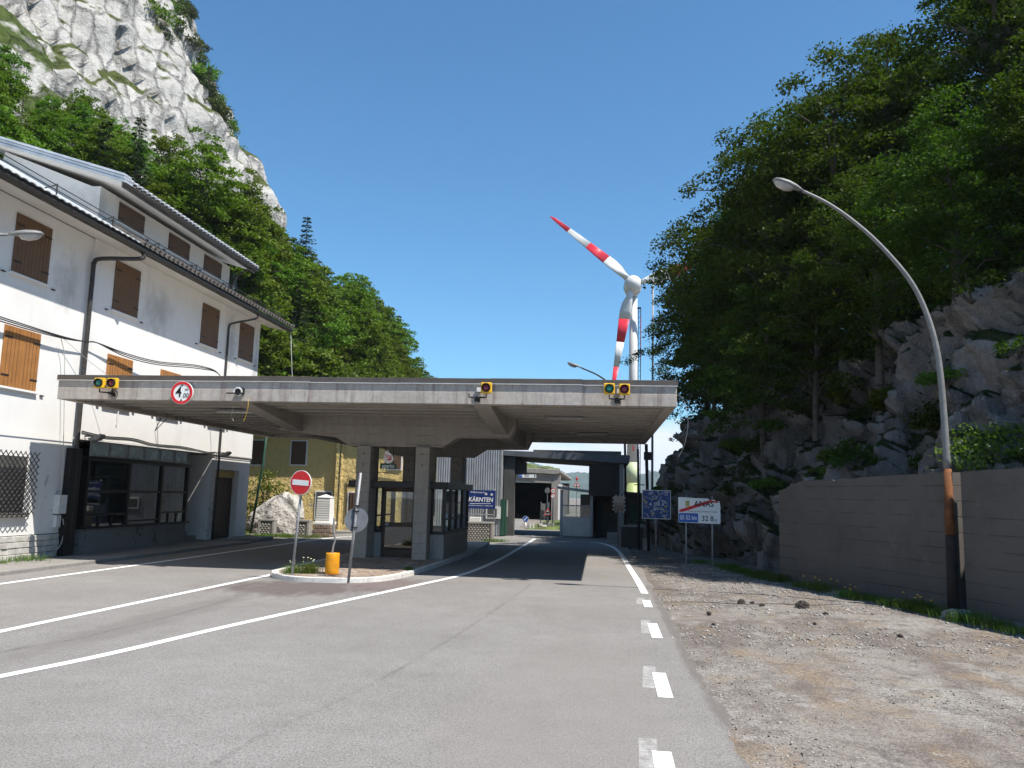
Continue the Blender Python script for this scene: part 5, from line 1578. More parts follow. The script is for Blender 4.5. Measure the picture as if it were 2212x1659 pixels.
rocklump('boulder', 'small pale boulder seen over the booth roof', (-8.6, 50, 1.6), (1.1, 1.2, 2.1), 8, 'boulder_rock', 'boulder', 4)

def planter(name, x0, x1, y0, y1, h, lab, mat='concrete_block'):
    p = thing(name, lab, 'barrier', ((x0 + x1) / 2, y0, 0), 'lattice patterned concrete barriers')
    MB().box(x0, y0 + .02, -.02, x1, y1, h - .09).build('core', 'mortar', p)
    MB().box(x0 - .03, y0 - .02, h - .088, x1 + .03, y1 + .02, h).build('coping', mat, p, bevel=.01)
    MB().box(x0 - .02, y0 - .01, -.02, x0 + .09, y1, h - .09).build('end_post', mat, p, bevel=.01); MB().box(x1 - .09, y0 - .01, -.02, x1 + .02, y1, h - .09).build('end_post', mat, p, bevel=.01)
    st = .15; g_ = MB()
    nrow = int((h - .12) / .1)
    for r_ in range(nrow):
        for c_ in range(int((x1 - x0 - .2) / st)):
            cx_ = x0 + .12 + c_ * st + (r_ % 2) * st / 2; cz = .05 + r_ * .1
            g_.add([(cx_, y0 + .02, cz - .055), (cx_ + .06, y0 + .02, cz), (cx_, y0 + .02, cz + .055), (cx_ - .06, y0 + .02, cz), (cx_, y0 - .03, cz)], [(0, 1, 4), (1, 2, 4), (2, 3, 4), (3, 0, 4)])
    g_.build('diamond_pattern', mat, p, kind='stuff')
    return p
planter('concrete_barrier', -16.3, -15.55, 38.6, 38.95, .8, 'lattice patterned concrete barrier between the green pole and the boulder')
planter('concrete_barrier', -14.35, -13.75, 38.4, 38.8, .82, 'lattice patterned concrete barrier just left of the marble pillar')
gb = planter('concrete_barrier', -6.4, -5.1, 39.6, 40.15, .92, 'wide lattice patterned concrete barrier under the blue welcome sign')
gp = thing('green_pole', 'leaning green painted pole by the corner of the white house', 'pole', (-16.45, 38, 0))
MB().tube([(-16.44, 38, -.1), (-16.05, 38, 3.2), (-15.88, 38, 5.6)], .055, 10).build('pole', 'green_metal', gp, True); MB().box(-16.6, 37.85, -.02, -16.3, 38.15, .12).build('pole_foot', 'mortar', gp, bevel=.02)

# ================================================================ AUSTRIAN CUSTOMS POST
def corrugated(parent, name, x0, x1, y, z0, z1, mat, per=.14, amp=.03, axis='x'):
    n = int((x1 - x0) / per * 4); v = []; f = []
    for i in range(n + 1):
        u = x0 + (x1 - x0) * i / n; w = y - amp * (0, 1, 1, 0)[i % 4]
        for z in (z0, z1): v.append((u, w, z) if axis == 'x' else (w, u, z))
    for i in range(n): f.append((2 * i, 2 * i + 2, 2 * i + 3, 2 * i + 1))
    m = MB(); m.add(v, f); return m.build(name, mat, parent)
ac = thing('customs_building', 'grey corrugated metal customs building with green door left of the far canopy', 'building', (-7, 47, 0))
MB().box(-9.0, 44.95, 0, -5.42, 52, 4.7).build('wall', 'interior_dark', ac)
corrugated(ac, 'cladding', -9.0, -5.42, 44.93, .05, 4.72, 'corrugated', .13)
corrugated(ac, 'cladding', 44.95, 52, -5.40, .05, 4.72, 'corrugated', .13, .03, 'y')
MB().box(-5.38, 45.05, .05, -5.2, 45.35, 2.0).build('door_frame', 'green_metal', ac)
MB().box(-5.37, 45.4, .05, -5.12, 48, 2.0).build('door', 'green_metal', ac)
for i in range(3):
    MB().box(-5.36, 45.6 + i * .75, 1.05, -5.08, 46.25 + i * .75, 1.95).build('window', 'interior', ac)
w_ = MB().box(-6.15, 44.82, .95, -5.35, 44.9, 1.6).build('window', 'off_white', ac)
MB().box(-6.05, 44.8, 1.05, -5.55, 44.819, 1.5).build('pane', 'interior_dark', w_)
# welcome sign
ks = thing('welcome_sign', 'dark blue welcome sign with white hand lettering KÄRNTEN on a steel frame', 'road sign', (-5.8, 40.55, 0))
for x_ in (-6.42, -5.16): MB().tube([(x_, 40.6, .0), (x_, 40.6, 2.5)], .03, 8).build('post', 'steel', ks, True)
MB().tube([(-6.42, 40.6, 1.25), (-5.16, 40.6, 1.25)], .025, 8).build('cross_bar', 'steel', ks)
MB().box(-6.5, 40.53, 1.53, -5.1, 40.565, 2.45).build('panel_rim', 'steel_dull', ks); MB().box(-6.49, 40.522, 1.54, -5.11, 40.5295, 2.44).build('panel', 'blue_sign', ks)
text('KÄRNTEN', .30, 'white_paint', ks, (-5.83, 40.518, 1.97), bold=.02, shear=.08, sx=.88)
text('Willkommen in', .13, 'white_paint', ks, (-6.0, 40.518, 2.33), sx=.9, shear=.15); text('WELCOME · BENVENUTI · DOBRODOŠLI', .068, 'white_paint', ks, (-5.83, 40.518, 1.68))
MB().prism([(-6.36, 1.76), (-5.33, 1.785), (-5.33, 1.805), (-6.36, 1.785)], 'y', 40.515, 40.521).build('underline', 'white_paint', ks)
for x_, z_ in ((-5.58, 2.25), (-5.3, 2.23)): MB().box(x_ - .05, 40.514, z_ - .045, x_ + .06, 40.5205, z_ + .06).build('sticker', 'off_white', ks)
MB().box(-6.3, 40.0, .92, -5.75, 40.35, 1.13).build('flower_box', 'off_white', bevel=.02)
tag(bpy.data.objects['flower_box'], 'white box lying on the concrete barrier under the welcome sign', 'box')

c2 = thing('far_canopy', 'dark lower canopy roof over the road at the far customs post', 'canopy', (-2, 48, 0))
MB().prism([(-5.7, 4.42), (1.55, 4.08), (1.6, 4.58), (-5.7, 4.72)], 'y', 45.9, 53).build('roof_slab', 'interior_dark', c2, bevel=.02)
MB().prism([(-5.72, 4.45), (1.58, 4.12), (1.62, 4.55), (-5.72, 4.70)], 'y', 45.80, 45.895).build('fascia', 'dark_fascia', c2)
MB().box(-3.9, 48, 4.7, 1.2, 53, 4.9).build('upstand', 'metal_flashing', c2)
MB().box(-5.35, 46, 0.0, -4.75, 46.6, 4.36).build('column', 'interior_dark', c2); MB().box(-5.3, 46.65, 3.55, -4.6, 52, 4.3).build('beam', 'interior_dark', c2)
MB().box(1.06, 46.0, 0, 1.3, 46.3, 4.08).build('column', 'concrete_block', c2); MB().box(1.06, 51.6, 0, 1.3, 51.9, 4.08).build('column', 'concrete_block', c2)
MB().box(-.62, 46.2, 2.3, 1.05, 46.3, 4.05).build('hanging_panel', 'dark_frame', c2)
kb = thing('customs_kiosk', 'small corrugated kiosk with open window under the far canopy', 'kiosk', (-1.2, 49, 0))
corrugated(kb, 'cladding', -2.2, -.5, 48.0, .0, 1.07, 'corrugated_light', .1, .025)
MB().box(-2.2, 48.03, 0, -.5, 48.1, 1.05).build('wall', 'interior_dark', kb)
MB().box(-2.28, 47.97, 0, -2.12, 48.12, 2.62).build('post', 'corrugated', kb); MB().box(-.56, 47.97, 0, -.4, 48.12, 2.5).build('post', 'corrugated', kb)
MB().box(-2.1, 48.0, 1.7, -.57, 48.06, 1.76).build('rail', 'corrugated', kb); MB().box(-2.11, 48.0, 1.075, -.57, 48.14, 1.11).build('sill', 'corrugated', kb)
MB().prism([(-2.45, 2.68), (.9, 2.35), (.9, 2.48), (-2.45, 2.82)], 'y', 47.6, 52).build('roof', 'corrugated', kb)
corrugated(kb, 'cladding', -1.2, 1.05, 51.5, 0, 2.4, 'corrugated', .12); corrugated(kb, 'cladding', 48.2, 51.5, -.4, 0, 2.4, 'corrugated', .12, .03, 'y')
MB().quad((-2.1, 48.05, 1.11), (-.57, 48.05, 1.11), (-.57, 48.05, 1.7), (-2.1, 48.05, 1.7)).build('pane', 'glass', kb)
sr = thing('customs_annex', 'dark low annex with a lattice window behind the traffic mirror', 'building', (1.6, 50, 0))
corrugated(sr, 'cladding', -.2, 3.2, 49.0, 0, 2.5, 'interior_dark', .2); MB().box(-.2, 49.05, 0, 3.2, 51.4, 2.5).build('wall', 'interior_dark', sr)
MB().prism([(-.4, 2.55), (3.4, 2.4), (3.4, 2.52), (-.4, 2.68)], 'y', 48.2, 51.6).build('roof', 'metal_flashing', sr)
MB().box(.15, 48.9, 1.3, .75, 48.96, 1.95).build('window', 'brown_frame', sr); MB().box(1.75, 48.9, .1, 2.55, 48.96, 1.9).build('door', 'green_metal', sr)
# traffic mirror
tm = thing('traffic_mirror', 'square traffic mirror with black and white rim on a post', 'traffic mirror', (.86, 38.6, 0))
MB().tube([(.86, 38.7, 0), (.86, 38.7, 2.3)], .035, 8).build('post', 'steel_dull', tm, True)
for k in range(6):
    for (xx, zz) in ((.61 + k * .085, 1.56), (.61 + k * .085, 2.3)): MB().box(xx, 38.55, zz, xx + .083, 38.62, zz + .06).build('rim_stripe', 'mirror_white' if k % 2 else 'black_paint', tm)
for k in range(9):
    for xx in (.58, 1.12): MB().box(xx, 38.55, 1.56 + k * .089, xx + .05, 38.62, 1.56 + k * .089 + .087).build('rim_stripe', 'mirror_white' if k % 2 else 'black_paint', tm)
MB().quad((.64, 38.58, 1.63), (1.11, 38.6, 1.63), (1.11, 38.6, 2.3), (.64, 38.58, 2.3)).build('mirror', 'mirror_face', tm)
tag(MB().box(.38, 41.8, 0, .92, 42.4, .5).build('concrete_block', 'concrete_block', bevel=.02), 'low pale concrete block at the roadside under the far canopy', 'block')
lb = thing('low_enclosure', 'low dark concrete enclosure with pale rim right of the road', 'enclosure', (1.45, 38.6, 0))
MB().box(.95, 38.5, 0, 2.0, 39.4, .92).build('body', 'interior_dark', lb); MB().box(.92, 38.45, .922, 2.03, 39.43, .98).build('rim', 'concrete_block', lb); MB().box(.92, 38.46, 0, .98, 38.499, .92).build('side', 'concrete_block', lb)
dp = thing('dark_steel_pole', 'dark slim steel pole with small brackets at the canopy rear corner', 'pole', (2.05, 36.5, 0), 'dark poles at the right of the canopy')
MB().tube([(2.12, 36.6, 0), (2.0, 36.6, 4.6)], .07, 8).build('pole', 'dark_steel', dp, True); MB().box(1.9, 36.5, 3.9, 2.25, 36.7, 4.25).build('lamp_box', 'black_paint', dp); MB().box(1.88, 36.6, .0, 2.2, 36.95, .5).build('pole_foot', 'concrete_block', dp)
dp = thing('dark_steel_pole', 'dark slim mast beside the turbine tower foot, left of the canopy corner pole', 'pole', (1.68, 36.4, 0), 'dark poles at the right of the canopy')
MB().tube([(1.72, 37, 0), (1.66, 37, 4.4)], .05, 8).build('pole', 'dark_steel', dp, True); MB().box(1.5, 36.95, 2.8, 1.95, 37.05, 2.84).build('bracket', 'dark_steel', dp)

# ---------------------------------------------------------------- tunnel gallery and signs beyond
tg = thing('tunnel_gallery', 'concrete avalanche gallery portal with grass on its roof beyond the customs post', 'tunnel', (-6, 82, 0))
YT = 80
MB().prism([(-14, 3.75), (-4.6, 3.5), (-4.6, 4.3), (-14, 4.9)], 'y', YT, YT + 1.2).build('portal_beam', 'concrete_block', tg)
MB().prism([(-14, 4.62), (-4.1, 4.35), (-3.75, 4.5), (-3.75, 4.75), (-4.1, 4.85), (-14, 5.1)], 'y', YT - .2, YT + 30).build('roof_slab', 'concrete_block', tg, bevel=.05)
MB().box(-4.65, YT, -.5, -3.8, YT + .8, 4.3).build('portal_pillar', 'concrete_block', tg); MB().box(-4.55, YT + 1, -.5, -4.2, YT + 30, 3.6).build('side_wall', 'interior_dark', tg); MB().box(-14, YT + 1, -.5, -13, YT + 30, 3.8).build('side_wall', 'interior_dark', tg); MB().box(-14, YT + 29, -.5, -4, YT + 30, 4).build('rear_wall', 'interior_dark', tg)
MB().box(-3.95, YT - 1, -.5, -3.6, YT - .6, 3.4).build('white_post', 'white_paint', tg)
ds = thing('direction_sign', 'wide white direction sign with blue 110 panel on the gallery portal', 'road sign', (-7, YT - .1, 4))
MB().box(-7.85, YT - .15, 3.98, -6.15, YT - .05, 4.33).build('panel', 'white_paint', ds); MB().box(-7.84, YT - .17, 3.99, -7.5, YT - .151, 4.32).build('route_panel', 'bright_blue', ds)
text('110', .2, 'white_paint', ds, (-7.67, YT - .18, 4.155), sx=.8); text('Kötschach-\nMauthen', .15, 'black_paint', ds, (-7.05, YT - .16, 4.155 + .04), sx=.8)
MB().prism([(-6.3, 4.04), (-6.26, 4.04), (-6.26, 4.18), (-6.2, 4.18), (-6.28, 4.28), (-6.36, 4.18), (-6.3, 4.18)], 'y', YT - .17, YT - .151).build('arrow_mark', 'black_paint', ds)
def tri(par, x, z, h, y, inner='white_paint'):
    w = h / .866 / 2
    MB().prism([(x - w, z), (x + w, z), (x, z + h)], 'y', y, y + .02).build('sign_rim', 'red_paint', par)
    MB().prism([(x - w * .68, z + h * .12), (x + w * .68, z + h * .12), (x, z + h * .80)], 'y', y - .006, y - .001).build('sign_face', inner, par)
sg = thing('cattle_warning_sign', 'red rimmed triangular warning sign with a black animal at the grass bank', 'road sign', (-3.73, 60, 0))
MB().tube([(-3.73, 60.1, -.3), (-3.73, 60.1, 1.4)], .04, 8).build('post', 'steel', sg); tri(sg, -3.73, .86, .55, 60)
MB().prism([(-3.86, .98), (-3.84, 1.06), (-3.88, 1.1), (-3.84, 1.13), (-3.78, 1.11), (-3.64, 1.11), (-3.6, 1.05), (-3.6, .95), (-3.63, .95), (-3.64, 1.02), (-3.76, 1.02), (-3.77, .95), (-3.8, .95), (-3.8, 1.03)], 'y', 59.98, 59.993).build('animal_mark', 'black_paint', sg)
sg = thing('limit_sign_post', 'post with two round red rimmed limit signs beside the gallery pillar', 'road sign', (-3.4, 60.4, 0))
MB().tube([(-3.4, 60.6, -.2), (-3.4, 60.6, 2.9)], .04, 8).build('post', 'steel', sg)
for z, tx in ((2.63, '30'), (2.24, '7')):
    disc(sg, (-3.38, z), .19, 'red_paint', 'sign_rim', 60.4, 60.42, 20); disc(sg, (-3.38, z), .145, 'white_paint', 'sign_face', 60.39, 60.399, 20); text(tx, .16, 'black_paint', sg, (-3.38, 60.385, z))
sg = thing('turned_sign_frame', 'grey backs of a round sign and a big board on posts in the grass', 'road sign', (-4, 60.8, 0))
for x_ in (-4.3, -3.72): MB().tube([(x_, 60.9, -.2), (x_, 60.9, 1.8)], .035, 8).build('post', 'steel', sg)
MB().box(-4.28, 60.85, .55, -3.74, 60.88, 1.7).build('board', 'lamp_grey', sg); MB().tube([(-3.84, 60.9, -.2), (-3.84, 60.9, 2.9)], .03, 8).build('post', 'steel', sg); disc(sg, (-3.84, 2.65), .2, 'lamp_grey', 'round_back', 60.84, 60.86, 24)
sg = thing('keep_left_sign', 'small round blue sign with white arrow on a white bollard', 'road sign', (-4.97, 56, 0))
disc(sg, (-4.97, .68), .2, 'white_paint', 'sign_rim', 55.98, 56.0, 24); disc(sg, (-4.97, .68), .185, 'bright_blue', 'sign_face', 55.97, 55.979, 24)
MB().prism([(-5.08, .57), (-4.98, .57), (-5.01, .61), (-4.86, .76), (-4.9, .8), (-5.04, .65), (-5.08, .68)], 'y', 55.955, 55.968).build('arrow_mark', 'white_paint', sg)
MB().tube([(-4.97, 56.05, -.02), (-4.97, 56.05, .5)], .07, 10).build('bollard', 'white_paint', sg, True)
for i, x_ in enumerate((-4.72, -4.5)):
    tag(MB().prism([(x_ - .05, 0), (x_ + .05, 0), (x_ + .05, .42), (x_ - .05, .36)], 'y', 56.9, 56.98).build('marker_post', 'white_paint'), ('white marker post next to the blue arrow sign', 'second white marker post, nearer the rocks')[i], 'post', 'white marker posts')
sg = thing('roadworks_lamp_sign', 'red rimmed triangle sign with a red lamp on top before the far mountain', 'road sign', (-1.95, 70, 0))
MB().tube([(-1.95, 70.1, -.2), (-1.95, 70.1, 3.7)], .04, 8).build('post', 'steel', sg); tri(sg, -1.95, 3.08, .52, 70)
MB().box(-2.0, 69.98, 3.17, -1.97, 69.993, 3.4).build('arrow_mark', 'black_paint', sg); MB().box(-1.93, 69.98, 3.17, -1.9, 69.993, 3.4).build('arrow_mark', 'black_paint', sg)
MB().lathe([(.08, 0), (.1, .08), (.07, .2), (.01, .24)], (-1.95, 70.05, 3.66), 12).build('lamp', 'red_paint', sg, True)
# grass bank with rocks
grid('grass_bank', np.arange(-5.4, -1.2, .15), np.arange(55.5, 74, .3), lambda x, y: -.05 + max(0, min(1, (x + 5.2) / .5)) * max(0, min(1, (y - 55.7) / 1.2)) * (.12 + .12 * nz3(x, y) + .1 * max(0, x + 4.5)) , 'grass_ground')
rr_ = random.Random(8)
for i in range(7):
    x_, y_ = rr_.uniform(-4.4, -2.9), rr_.uniform(57.5, 61)
    rocklump('rock', 'white limestone rock in the grass bank past the far canopy', (x_, y_, .12), (rr_.uniform(.15, .36), rr_.uniform(.15, .3), rr_.uniform(.12, .3)), i * 2.3, 'boulder_rock', 'rock', 3, 'white rocks in the far grass bank')
# low hill left of the gallery
surf_grid('gallery_bank', 40, 24, lambda u, v: Vector((-4.2 - 20 * u, YT + 1 + 30 * v, 4.8 + 4.5 * u ** 1.1 + .6 * nz3(u * 9, v * 9) - .3 * (v < .01))), 'grass_ground')

# ================================================================ WIND TURBINE
TX, TY, HZ = 4.55, 120.0, 33.7
wt = thing('wind_turbine', 'white wind turbine with red banded blades and green tower foot behind the canopy', 'wind turbine', (TX, TY, 0))
tz = [(0, .98, 'turbine_green'), (6, .93, 'turbine_green'), (9, .88, 'turbine_pale'), (12, .84, None)]
MB().lathe([(1.0, -4), (.94, 4.5)], (TX + .2, TY + 2.4, 0), 28).build('tower_foot', 'turbine_green', wt, True)
MB().lathe([(.94, 4.5), (.90, 7.5)], (TX + .2, TY + 2.4, 0), 28).build('tower_ring', 'turbine_pale', wt, True)
MB().lathe([(.90, 7.5), (.66, 20), (.56, 32.4)], (TX + .2, TY + 2.4, 0), 28).build('tower', 'turbine_white', wt, True)
MB().box(TX + .15, TY + 1.4, 9.1, TX + .3, TY + 1.44, 9.9).build('tower_mark', 'red_paint', wt)
prof = [(0.02, -1.45), (.5, -1.38), (.95, -1.05), (1.25, -.5), (1.33, .1), (1.2, .8), (.95, 1.4)]
MB().lathe(prof, (TX, TY, HZ), 28, 'y').build('hub', 'turbine_white', wt, True)
MB().lathe([(1.3, 0), (1.35, 1.2), (1.15, 2.8), (.7, 4.2), (.1, 4.8)], (TX, TY + .9, HZ), 24, 'y').build('nacelle', 'turbine_white', wt, True)
def blade(ang):
    ca, sa = math.cos(R(ang)), math.sin(R(ang)); RB = 16.3
    st = [(1.2, .7, 35, .55), (1.9, .85, 35, .5), (3.0, 1.75, 32, .3), (4.2, 1.9, 27, .22), (5.45, 1.7, 22, .16), (8.95, 1.2, 13, .1), (12.7, .8, 6, .06), (15.5, .5, 3, .035), (16.3, .14, 2, .015)]
    def ringpts(r, ch, tw, th):
        out = []; n = 14
        for k in range(n):
            a = 2 * math.pi * k / n; cx_ = math.cos(a) * ch / 2 + ch * .22; cy_ = math.sin(a) * th * (1 if r > 2.5 else 1)
            t = R(tw); u = cx_ * math.cos(t) - cy_ * math.sin(t); w = cx_ * math.sin(t) + cy_ * math.cos(t)
            out.append((TX + ca * r - sa * (-u), TY - .35 + w, HZ + sa * r + ca * (-u)))
        return out
    def band(lo, hi, mat, name):
        sel = [q for q in st if lo <= q[0] <= hi]; m = MB(); v = []
        for q in sel: v += ringpts(*q)
        n = 14; f = []
        for i in range(len(sel) - 1):
            for k in range(n): f.append((i * n + k, i * n + (k + 1) % n, (i + 1) * n + (k + 1) % n, (i + 1) * n + k))
        f += [tuple(range(n)), tuple((len(sel) - 1) * n + k for k in range(n))]
        m.add(v, f); return m
    bl = band(1.2, 5.45, 'turbine_white', 'blade').build('blade', 'turbine_white', wt, True)
    band(5.45, 8.95, '', '').build('blade_band', 'turbine_red', bl, True); band(8.95, 12.7, '', '').build('blade_band', 'turbine_white', bl, True); band(12.7, 16.3, '', '').build('blade_tip', 'turbine_red', bl, True)
for a in (140, 260, 20): blade(a)
ms = thing('lattice_mast', 'dark lattice mast standing just right of the turbine tower', 'mast', (2.76, 60, 0))
b = MB()
for dx in (-.09, .09): b.tube([(2.76 + dx, 60, 0), (2.76 + dx, 60, 16.1)], .03, 6)
for k in range(40): b.beam((2.67, 60, .4 * k + .2), (2.85, 60, .4 * k + .35), .02, .02)
b.build('lattice', 'dark_steel', ms); MB().box(2.6, 59.9, 16.1, 2.88, 60.1, 16.2).build('mast_head', 'dark_steel', ms); MB().tube([(2.86, 59.95, 12), (2.86, 59.95, 15.5)], .025, 6).build('red_conduit', 'red_paint', ms)
ps = thing('tall_steel_pole', 'tall slim steel pole half hidden by the right hand trees', 'pole', (3.72, 60, 0)); MB().tube([(3.7, 60, 0), (3.74, 60, 18.5)], [.1, .06], 10).build('pole', 'steel', ps, True)
# far mountains
def far_mt(u, v):
    x = -420 + 1500 * u; y = 2300 + 500 * v
    ridge = 84 + 40 * mn.noise(Vector((x * .004, 3.1, 0))) + 18 * mn.noise(Vector((x * .012, 1.1, 0))) + 10 * mn.noise(Vector((x * .06, 5, 0))) + 5 * mn.noise(Vector((x * .2, 2, 0)))
    ridge += max(0, -x) * .1
    return Vector((x, y, -60 + (ridge + 60) * math.sin(v * math.pi / 2) ** .8 + 12 * mn.noise(Vector((x * .02, y * .02, 0))) * v))
surf_grid('far_mountain', 260, 60, far_mt, 'mountain_forest')

# ================================================================ PLANTS AND STONES ON THE GROUND
def grass_tuft(seed, n, h, spread, name, mat='grass', flower=None, fh=1.0, nf=4):
    rng = np.random.default_rng(seed); root = thing(name, 'tuft', 'weed', (0, 0, 0), local=True)
    P = rng.normal(size=(n, 2)) * spread; a = rng.random(n) * 6.28; L = h * (.5 + .7 * rng.random(n)); w = .002 + .005 * rng.random(n); ln = .3 + .9 * rng.random(n)
    d = np.stack([np.cos(a), np.sin(a)], 1); s_ = np.stack([-np.sin(a), np.cos(a)], 1)
    b0 = np.concatenate([P, np.full((n, 1), -.02)], 1); mid = np.concatenate([P + d * (L * ln * .35)[:, None], (L * .65)[:, None]], 1); tip = np.concatenate([P + d * (L * ln)[:, None], (L * (1 - ln * .45))[:, None]], 1)
    W_ = np.concatenate([s_ * w[:, None], np.zeros((n, 1))], 1)
    v = np.stack([b0 - W_, b0 + W_, mid + W_ * .8, mid - W_ * .8, mid - W_ * .8, mid + W_ * .8, tip + W_ * .1, tip - W_ * .1], 1).reshape(-1, 3)
    fast('blades', v, np.arange(len(v)).reshape(-1, 4), mat, root, False, 'stuff')
    if flower:
        m = MB(); st = MB()
        for k in range(nf):
            x, y = rng.normal(size=2) * spread * 1.1; z = h * fh * rng.uniform(.8, 1.15)
            m.lathe([(.005, -.015), (.03, 0), (.032, .01), (.01, .022)], (x, y, z), 9); st.tube([(x * .8, y * .8, 0), (x, y, z)], .004, 4)
        m.build('flowers', flower, root, kind='stuff'); st.build('flower_stalks', mat, root)
    return root
GT = [grass_tuft(1, 380, .26, .2, 'grass_tuft'), grass_tuft(2, 300, .2, .24, 'grass_tuft'), grass_tuft(3, 320, .3, .2, 'dandelion_tuft', 'grass', 'flower_yellow', 1.05, 5)]
gs = [(2, 5.55, 21.9, 0), (2, 5.85, 20.6, 0), (0, 6.05, 20.2, 0), (1, 6.25, 19.9, 0), (0, 6.35, 19.3, 0), (1, 6.5, 19.0, 0), (2, 6.6, 18.5, 0), (0, 6.7, 18.1, 0), (1, 6.8, 17.8, 0), (0, 6.75, 18.6, 0), (1, 6.95, 17.4, 0), (0, 7.0, 16.9, 0), (1, 5.3, 22.8, 0), (0, 5.0, 24.2, 0), (0, 4.6, 25.4, 0), (1, 4.4, 26.4, 0), (0, 4.2, 27.6, 0), (1, 4.0, 28.6, 0), (0, 4.5, 27.0, 0), (1, 3.6, 30, 0), (0, 7.15, 16.2, 0), (1, 7.25, 15.6, 0), (0, 4.9, 25.8, 0), (1, 4.7, 24.9, 0)]
place(GT, [(k, x, y, .03 + max(0, x - 5) * .012, rt.uniform(0, 6.28), rt.uniform(.6, 1.0)) for k, x, y, _ in gs], ['grass tuft at the foot of the right wall and rock', 'low grass tuft at the foot of the right wall and rock', 'tuft with yellow dandelions at the foot of the concrete wall'], 'weed', 'weeds along the right wall', {})
w1 = grass_tuft(5, 420, .42, .18, 'island_weed', 'grass', 'flower_white', 1.15, 6); w1.scale = (.8, .8, .75); w1.location = (-7.35, 20.75, .12); relabel(w1, 'bushy weed beside the no entry post on the traffic island', 'weed', 'weeds on the traffic island')
w2 = dup(w1, (-7.75, 20.6, .12), 1, .6); w2['label'] = 'smaller weed at the island kerb left of the no entry post'
w3 = dup(w1, (-5.2, 22.6, .1), 2, .35); w3['label'] = 'tiny weed at the right kerb of the traffic island'
FT = grass_tuft(6, 420, .3, .3, 'grass_clump')
fs = [(-16.9, 38.3), (-15.9, 38.3), (-15.3, 38.7), (-14.9, 38.8), (-17.6, 39.5), (-17.2, 38.9), (-14.6, 38.3), (-16.3, 37.4), (-13.6, 38.3), (-18, 41), (-18.6, 43), (-5.0, 39.7), (-15.2, 41.5), (-14.7, 43.5), (-15.9, 21.6), (-15.9, 20.6)]
for i, (x, y) in enumerate(fs):
    o = FT if i == 0 else dup(FT, (0, 0, 0)); o.location = (x, y, .1 if y < 30 else 0); o.rotation_euler = (0, 0, i * 1.3); o.scale = (.75 + .2 * (i % 3), .75 + .2 * (i % 3), .4 + .12 * (i % 3))
    relabel(o, 'clump of grass at the foot of a wall, boulder or barrier', 'grass', 'grass clumps along the left walls')
# dark clods and pale stones on the verge
cl0 = rocklump('dirt_clod', 'dark lump of earth lying on the gravel verge', (4.25, 18.32, .04), (.14, .13, .11), 1, 'clod', 'clod', 3, 'dark clods on the verge')
for i, (x, y, s) in enumerate(((3.07, 18.76, .55), (2.13, 16.77, .35), (3.43, 18.35, .4), (4.46, 17.31, .4), (3.3, 18.7, .35), (5.02, 14.81, .35), (2.02, 15.31, .25), (3.9, 15.9, .25))):
    dup(cl0, (x, y, .03), i * 1.7, s)
rocklump('stone', 'large pale grey stone lying by the wall near the lamp foot', (7.0, 17.3, .08), (.32, .2, .14), 6, 'boulder_rock', 'stone', 4)
ca = MB(); ca.tube(smooth_path([(1.35, 18.15, .05), (2.2, 18.3, .06), (3.0, 18.2, .06), (3.7, 18.6, .05), (4.4, 18.45, .06), (5.2, 18.9, .06)], 6), .007, 5)
tag(ca.build('fallen_cable', 'cable'), 'thin dark cable lying across the gravel verge', 'cable')
rg = np.random.default_rng(17)
def pebbles(name, n, fx, mat, lo, hi):
    base = np.array([(1, 0, 0), (-1, 0, 0), (0, 1, 0), (0, -1, 0), (0, 0, .8), (0, 0, -.5)], float); F = np.array([(0, 2, 4), (2, 1, 4), (1, 3, 4), (3, 0, 4), (2, 0, 5), (1, 2, 5), (3, 1, 5), (0, 3, 5)])
    P = fx(n); s_ = lo + (hi - lo) * rg.random(n) ** 2.5; a = rg.random(n) * 6.28
    v = base[None] * (1 + .45 * rg.normal(size=(n, 6, 1)) * .6) * s_[:, None, None] * (np.array([1, .8, .6])[None, None])
    x = v[..., 0] * np.cos(a)[:, None] - v[..., 1] * np.sin(a)[:, None]; y = v[..., 0] * np.sin(a)[:, None] + v[..., 1] * np.cos(a)[:, None]
    v = np.stack([x + P[:, 0:1], y + P[:, 1:2], v[..., 2] + P[:, 2:3]], -1).reshape(-1, 3)
    f = (F[None] + (np.arange(n) * 6)[:, None, None]).reshape(-1, 3)
    return fast(name, v, f, mat, None, False, 'stuff')
def area(n):
    y = 4.5 + 25 * rg.random(n) ** 1.0; xr = np.interp(y, [5, 15, 19, 22, 25, 29], [7.4, 7.3, 6.9, 5.9, 4.8, 3.8])
    x = 1.08 + (xr - 1.08) * rg.random(n)
    keep = np.array([mn.noise(Vector((a * .55, b_ * .4, 0))) + .5 * mn.noise(Vector((a * 1.7, b_ * 1.7, 4))) > -.12 for a, b_ in zip(x, y)])
    x, y = x[keep], y[keep]
    z = np.array([verge_z(a, b_) for a, b_ in zip(x, y)])
    out = np.stack([x, y, z + .004], 1)
    return out if len(out) >= n else np.concatenate([out, out[:n - len(out)]])[:n] if len(out) * 2 >= n else np.resize(out, (n, 3))
tag(pebbles('coarse_gravel', 3500, lambda n: (lambda a: a[a[:, 1] > 13.5][:n] if (a[:, 1] > 13.5).sum() >= n else np.resize(a[a[:, 1] > 13.5], (n, 3)))(area(n * 2)), 'pebble', .015, .05), 'coarser stones scattered over the far dirt verge', 'gravel')
for nm, nn, mt in (('gravel', 16000, 'pebble'), ('pale_gravel', 7000, 'pebble_pale'), ('dark_gravel', 5000, 'clod')):
    tag(pebbles(nm, nn, area, mt, .004, .02), 'loose gravel scattered over the dirt verge', 'gravel')
